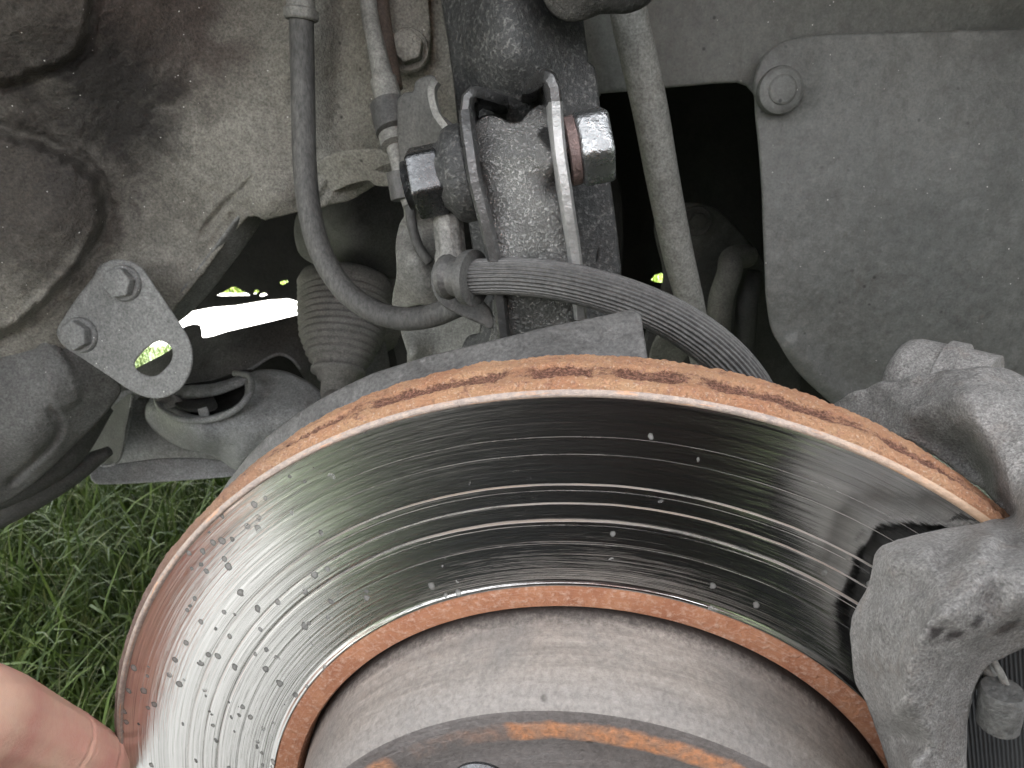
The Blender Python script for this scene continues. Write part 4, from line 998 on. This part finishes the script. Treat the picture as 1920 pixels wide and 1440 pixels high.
# its material comes below, once the casting's depth is known
cal_out = [(1552, 770), (1575, 755), (1610, 740), (1660, 722), (1730, 706), (1790, 697), (1850, 690), (1888, 700), (1920, 728), (1960, 765), (2060, 800), (2300, 880), (2420, 1050), (2340, 1200), (2060, 1203), (1960, 1204), (1920, 1213), (1880, 1230), (1853, 1247), (1832, 1273),
           (1817, 1315), (1809, 1360), (1808, 1437), (1812, 1530), (1700, 1530), (1667, 1437), (1647, 1373), (1627, 1320), (1608, 1280), (1601, 1233), (1597, 1187), (1600, 1157), (1612, 1132), (1627, 1107), (1634, 1085), (1638, 1060), (1641, 1042), (1653, 1027),
           (1690, 1012), (1733, 1001), (1790, 990), (1833, 982), (1862, 975), (1893, 969), (1895, 962), (1877, 951), (1843, 909), (1797, 873), (1736, 834), (1693, 815), (1660, 815), (1600, 800), (1556, 790)]
cal_f = facets([
    # arm behind the rim
    (1540, 760, .052), (1540, 810, .046), (1610, 738, .042), (1600, 800, .037), (1660, 720, .036), (1660, 815, .030), (1735, 704, .030), (1720, 770, .022), (1693, 817, .027), (1740, 836, .025), (1790, 694, .024), (1850, 685, .022), (1895, 698, .022),
    (1775, 745, .015), (1810, 740, .010), (1860, 745, .008), (1910, 760, .006), (1960, 780, .006), (2070, 830, .006), (2300, 870, .008), (1920, 722, .016),
    # hollow under the arm and its side
    (1765, 800, .0185), (1800, 875, .021), (1812, 840, .0185), (1845, 910, .016), (1848, 880, .0145), (1880, 952, .008), (1893, 966, .002), (1828, 790, .006), (1855, 840, .001), (1880, 890, -.005), (1896, 935, -.011),
    # bridge
    (1960, 860, -.008), (2070, 900, -.010), (1930, 960, -.024), (2070, 1000, -.028), (1905, 985, -.020),
    # front leg: outline against the disc, shoulder, crest, front face
    (1862, 976, -.0155), (1790, 990, -.017), (1733, 1000, -.018), (1690, 1011, -.018), (1652, 1026, -.018), (1638, 1055, -.0185), (1628, 1105, -.0185), (1599, 1155, -.0185), (1595, 1187, -.0185), (1599, 1235, -.0185), (1626, 1322, -.019), (1645, 1375, -.019), (1665, 1437, -.019), (1690, 1540, -.02),
    (1668, 1048, -.027), (1740, 1030, -.030), (1850, 1012, -.032), (1665, 1110, -.028), (1640, 1165, -.029), (1632, 1230, -.029), (1652, 1320, -.030), (1690, 1437, -.033), (1720, 1540, -.034),
    (1760, 1085, -.037), (1860, 1065, -.040), (1960, 1055, -.041), (2070, 1050, -.042), (1700, 1170, -.037), (1672, 1240, -.0365),
    (1920, 1120, -.0450), (2070, 1108, -.047), (2430, 1100, -.050), (2430, 1000, -.020), (1800, 1137, -.0450), (1760, 1153, -.0450), (1733, 1182, -.0445), (1703, 1253, -.0435), (1692, 1327, -.0425), (1706, 1437, -.0415), (1735, 1540, -.041),
    (1850, 1175, -.0425), (1950, 1165, -.0425), (2070, 1150, -.043), (1790, 1205, -.0425), (1760, 1290, -.041), (1750, 1400, -.040), (1760, 1540, -.040),
    (1853, 1245, -.036), (1880, 1228, -.036), (1920, 1211, -.036), (2070, 1200, -.036), (1830, 1273, -.036), (1812, 1320, -.036), (1806, 1360, -.036), (1808, 1437, -.036), (1815, 1540, -.036)], 9)
cs_ = [(1755, 1185, .0017), (1789, 1191, .0018), (1830, 1166, .0015), (1888, 1178, .0026)]
M['caliper'] = grime('cast_iron_caliper', (.175, .17, .162), (.265, .258, .246), (.15, .12, .10), rough=.62, metal=0., big=24, bump=.5, spark=.0, pits=.6, coarse=.12, spots=.5, fine=1400, grain=.8,
    blots=[(tuple(float(v) for v in P(a, b, cal_f(np.array([a]), np.array([b]))[0])), r_, (.03, .024, .024), .95) for a, b, r_ in cs_])
def cal_depth(x, y):
    n_ = np.array([noise.fractal(Vector((a / 50, b / 50, 4.)), .8, 2., 5) for a, b in zip(x, y)])
    return cal_f(x, y) + n_ * .0005
relief('caliper_body', cal_out, cal_depth, M['caliper'], cal, .008, 6, roll=.0012, inner=plain('painted_gap_shade', (.02, .018, .016), .9))  # back faces coloured near-black to carry the shade of the unlit gap
lathe('guide_pin_boss', P(1850, 748, .034), P(1672, 704, .052), [(0, .0120), (.30, .0122), (.32, .0134), (.48, .0134), (.50, .0122), (.80, .0122), (.90, .0114), (.96, .0098), (1, .0075)], M['caliper'], cal, 56)
lathe('guide_pin_boss', P(1960, 800, .025), P(1815, 722, .040), [(0, .0085), (.7, .0085), (.88, .0078), (.96, .0065), (1, .004)], M['caliper'], cal, 48)
lathe('cylinder_housing', (.150, -.072, .045), (.150, -.022, .045), [(0, .045), (.04, .052), (.12, .056), (.9, .058), (1, .058)], M['caliper'], cal, 64)
bpad = thing('brake_pad', 'dark brake pad mostly hidden between caliper leg and disc', 'brake pad', P(1750, 1100, -.02))
po_ = Vector(NRM) * .004
def pad_depth(x, y):
    d = ray(x, y); n_ = np.array(NRM); t = ((np.array(po_) - CAM) @ n_) / (d @ n_); return CAM[1] + d[:, 1] * t
relief('backing_plate', [(1665, 1045), (1720, 1022), (1860, 1000), (1990, 990), (1990, 1150), (1900, 1170), (1820, 1210), (1780, 1280), (1770, 1380), (1690, 1390), (1640, 1280), (1618, 1200), (1635, 1130)], pad_depth, M['dark'], bpad, .0035, 9, roll=.0005)
# things seen through the lower hole of the caliper
pg = thing('wheel_sensor_plug', 'small grey plastic plug hanging inside the caliper opening', 'plug', P(1870, 1330, -.02))
lathe('plug_body', P(1870, 1364, -.036), P(1880, 1292, -.036), [(0, .0024), (.08, .0033), (.5, .0035), (.93, .0035), (1, .0032)], M['sill'], pg, 40)
tube('lead', [P(1888, 1290, -.035), P(1876, 1262, -.034), P(1860, 1236, -.032)], .0007, M['cable'], pg, 8)
tube('lead_loop', [P(1845, 1250, -.031), P(1858, 1262, -.032), P(1856, 1285, -.032), P(1842, 1292, -.031), P(1836, 1280, -.031)], .0012, M['cable'], pg, 8)
fb_ = thing('folded_cloth', 'black woven cloth lying behind the caliper opening', 'cloth', P(1880, 1350, -.026))
def weave():
    g = G('black_woven_cloth'); p = g.mapping(g.pos(), (1, 1, 1), (0, .3, .5))
    wv = g.n('TexWave'); g.l(p, wv.inputs[0]); wv.inputs['Scale'].default_value = 420; wv.inputs['Distortion'].default_value = .6
    a = g.noise(p, 40, 4)
    col = g.mix(g.ramp(wv.outputs['Fac'], .3, .8), (.012, .013, .014), (.045, .05, .052))
    col = g.mix(g.ramp(a, .4, .7, 0, .3), col, (.07, .07, .07))
    return g.out(col, .85, 0., g.bump(wv.outputs['Fac'], .5, .0006))
M['weave'] = weave()
relief('cloth', [(1760, 1180), (2050, 1150), (2060, 1600), (1760, 1600)], rbf([(1760, 1180, -.0245), (2050, 1150, -.030), (2060, 1600, -.033), (1760, 1600, -.0255), (1880, 1380, -.0265), (1900, 1250, -.0275)]), M['weave'], fb_, .0015, 10)

# ------------------------------------------------------------------ the mechanic: hand at the disc, body crouching behind the camera
def skin_mat():
    g = G('skin'); p = g.pos()
    a = g.noise(p, 55, 5, .6); b = g.noise(p, 900, 4, .65)
    col = g.mix(g.ramp(a, .38, .65), (.70, .44, .33), (.64, .31, .25))
    col = g.mix(g.ramp(g.noise(p, 160, 4), .55, .75, 0, .4), col, (.66, .45, .36))
    wv = g.n('TexWave'); g.l(g.mapping(p, (1, 1, 1), (.2, .5, .6)), wv.inputs[0]); wv.inputs['Scale'].default_value = 620; wv.inputs['Distortion'].default_value = 5; wv.inputs['Detail'].default_value = 1; wv.inputs['Detail Scale'].default_value = .3
    nb = g.bump(b, .35, .0005); nb = g.bump(wv.outputs['Fac'], .16, .0004, nb); nb = g.bump(g.noise(g.mapping(p, (1, 1, 3)), 260, 3), .2, .0006, nb)
    return g.out(col, .42, 0., nb, Subsurface_Weight=.12, Subsurface_Radius=(.006, .002, .001), Subsurface_Scale=.5)
M['skin'] = skin_mat()
def skinned(name, verts, edges, rad, mat, parent, root=0, sub=2, voxel=None, post=None):
    me = bpy.data.meshes.new('mesh'); me.from_pydata([tuple(v) for v in verts], edges, [])
    o = bpy.data.objects.new('tmp', me); COL.objects.link(o)
    sm = o.modifiers.new('s', 'SKIN'); sm.use_smooth_shade = True; ss = o.modifiers.new('d', 'SUBSURF'); ss.levels = sub; ss.render_levels = sub
    if voxel:
        rm = o.modifiers.new('r', 'REMESH'); rm.mode = 'VOXEL'; rm.voxel_size = voxel; rm.use_smooth_shade = True
    for i, r_ in enumerate(rad):
        d = me.skin_vertices[0].data[i]; d.radius = (r_, r_) if np.isscalar(r_) else r_; d.use_root = (i == root)
    dg = bpy.context.evaluated_depsgraph_get(); dg.update()
    nm = bpy.data.meshes.new_from_object(o.evaluated_get(dg)); bpy.data.objects.remove(o)
    nm.materials.clear()
    if post: post(nm)
    nm.shade_smooth()
    return link(name, nm, mat, parent)
per = thing('person', 'kneeling mechanic whose bare finger presses the disc edge at lower left', 'person', (.1, -.6, GZ))
J = {'pelvis': (.04, -.62, -.20), 'belly': (.02, -.56, -.03), 'chest': (.0, -.45, .15), 'neck': (-.01, -.42, .30), 'head0': (-.02, -.38, .37), 'head1': (-.02, -.38, .45),
     'shl': (-.19, -.43, .22), 'ell': (-.36, -.36, .05), 'wrl': (-.300, -.165, .012), 'shr': (.19, -.46, .22), 'elr': (.32, -.42, .0), 'wrr': (.28, -.30, -.12),
     'hpl': (-.06, -.62, -.22), 'knl': (-.24, -.32, -.31), 'anl': (-.10, -.66, -.38), 'tol': (-.08, -.80, -.395), 'hpr': (.14, -.62, -.22), 'knr': (.28, -.28, -.32), 'anr': (.20, -.66, -.38), 'tor': (.20, -.80, -.395)}
nm_ = list(J); ix = {k: i for i, k in enumerate(nm_)}
rad = {'pelvis': .13, 'belly': .125, 'chest': .14, 'neck': .055, 'head0': .085, 'head1': .08, 'shl': .06, 'ell': .042, 'wrl': .026, 'shr': .06, 'elr': .042, 'wrr': .027,
       'hpl': .095, 'knl': .075, 'anl': .04, 'tol': .035, 'hpr': .085, 'knr': .06, 'anr': .04, 'tor': .035}
eds = [('pelvis', 'belly'), ('belly', 'chest'), ('chest', 'neck'), ('neck', 'head0'), ('head0', 'head1'), ('chest', 'shl'), ('shl', 'ell'), ('ell', 'wrl'), ('chest', 'shr'), ('shr', 'elr'), ('elr', 'wrr'),
       ('pelvis', 'hpl'), ('hpl', 'knl'), ('knl', 'anl'), ('anl', 'tol'), ('pelvis', 'hpr'), ('hpr', 'knr'), ('knr', 'anr'), ('anr', 'tor')]
cloth = plain('dark_maroon_cloth', (.014, .0065, .0065), .95, 0., .4, 300)
jean = plain('dark_trouser_cloth', (.007, .008, .009), .9, 0., .4, 300)
up_ids = ['pelvis', 'belly', 'chest', 'neck', 'shl', 'ell', 'wrl', 'shr', 'elr', 'wrr']
def sub_skin(name, ids, mat, grow, extra=None, parent=per, voxel=None):
    vs_ = [J[i] for i in ids]; k = {v: j for j, v in enumerate(ids)}
    e = [(k[a], k[b]) for a, b in eds if a in k and b in k]
    return skinned(name, vs_, e, [rad[i] + grow for i in ids], mat, parent)
sub_skin('shirt', up_ids, cloth, .014)
sub_skin('trousers', ['pelvis', 'hpl', 'knl', 'anl', 'hpr', 'knr', 'anr'], jean, .006)
# body: head with face, arms and the hand by the disc, one surface
hv = []; he = []; hr = []
def add(p, r_, prev=None):
    hv.append(tuple(p)); hr.append(r_)
    if prev is not None: he.append((prev, len(hv) - 1))
    return len(hv) - 1
c_ = add(J['chest'], .08); n0 = add(J['neck'], .052, c_); h0 = add(J['head0'], (.075, .088), n0); h1_ = add(J['head1'], (.072, .085), h0)
add((-.02, -.275, .405), (.012, .018), h0)     # nose
s1 = add(J['shl'], .04, c_); e1 = add(J['ell'], .030, s1); w1_ = add(J['wrl'], (.024, .018), e1)
s2 = add(J['shr'], .04, c_); e2 = add(J['elr'], .038, s2); w2_ = add(J['wrr'], (.030, .022), e2); q_ = add((.28, -.27, -.20), (.036, .018), w2_)
for k in range(4): 
    f0 = add((.245 + .022 * k, -.245, -.25), .0095, q_); add((.245 + .022 * k, -.235, -.28), .0085, f0)
b1_ = add(J['pelvis'], .08, c_); 
for sgn, kk in (('l', 0), ('r', 1)):
    a_ = add(J['hp' + sgn], .07, b1_); b_ = add(J['kn' + sgn], .05, a_); d_ = add(J['an' + sgn], .036, b_); add(J['to' + sgn], .038, d_)
# left hand: palm from the wrist, thumb lying along the disc edge, fingers curled behind the disc
skinned('body', hv, he, hr, M['skin'], per)
# ------------------------------------------------------------------
def hand():
    vs_ = []; ed = []; rd = []
    def a(p, r_, prev=None):
        vs_.append(tuple(p)); rd.append(r_)
        if prev is not None: ed.append((prev, len(vs_) - 1))
        return len(vs_) - 1
    wr_ = a(J['wrl'], (.029, .022)); w2 = a((-.288, -.130, .014), (.030, .021), wr_); pm = a((-.262, -.088, .018), (.036, .019), w2)
    # thumb
    t = a((-.212, -.066, .046), .0155, pm)
    for (p, r_) in (((-120, 1330, -.030), .0136), ((-20, 1362, -.012), .0127), ((60, 1392, -.001), .0120), ((125, 1418, .008), .0114), ((180, 1440, .016), .0100), ((216, 1455, .0215), .0075)):
        t = a(P(*p), r_, t)
    # four fingers curled behind the disc
    for k, (ln, r_) in enumerate(((.040, .0088), (.044, .0092), (.041, .0088), (.033, .0078))):
        b0 = np.array([-.246 + .004 * k, -.050 + .002 * k, .006 - .020 * k]); f0 = a(b0, r_ * 1.25, pm)
        f1 = a(b0 + np.array([-.004, ln, .0]), r_ * 1.12, f0); f2 = a(b0 + np.array([.010, ln * 1.65, -.002]), r_, f1); f3 = a(b0 + np.array([.028, ln * 1.95, -.003]), r_ * .82, f2)
    def post(me):
        n = len(me.vertices); c = np.empty(n * 3, 'f'); me.vertices.foreach_get('co', c); c = c.reshape(-1, 3)
        nr = np.empty(n * 3, 'f'); me.vertices.foreach_get('normal', nr); nr = nr.reshape(-1, 3)
        # joint creases across the thumb, given by the planes they lie in
        A0 = P(60, 1372, -.001); A1 = P(214, 1440, .0215); ax = A1 - A0; L_ = np.linalg.norm(ax); ax /= L_
        s_ = (c - A0) @ ax; side = np.cross(ax, [0, 1, 0]); q = (c - A0) @ side
        for s0, h, wd, tilt in ((.010, .00035, .0008, .30), (.0125, .00015, .0006, .38), (.028, .0003, .0008, .5)):
            d = s_ - s0 - tilt * q
            c -= nr * (h * np.exp(-(d / wd) ** 2))[:, None]
            c += nr * (h * .35 * np.exp(-((np.abs(d) - wd * 2.5) / (wd * 1.5)) ** 2))[:, None]
        me.vertices.foreach_set('co', c.ravel().astype('f')); me.update()
    return skinned('hand', vs_, ed, rd, M['skin'], per, sub=2, voxel=.0008, post=post)
hand()
lathe('hair', (-.02, -.385, .41), (-.02, -.42, .52), [(0, .086), (.5, .084), (.8, .06), (1, .02)], plain('dark_hair', (.03, .02, .015), .8, 0, .6, 200), per, 32)
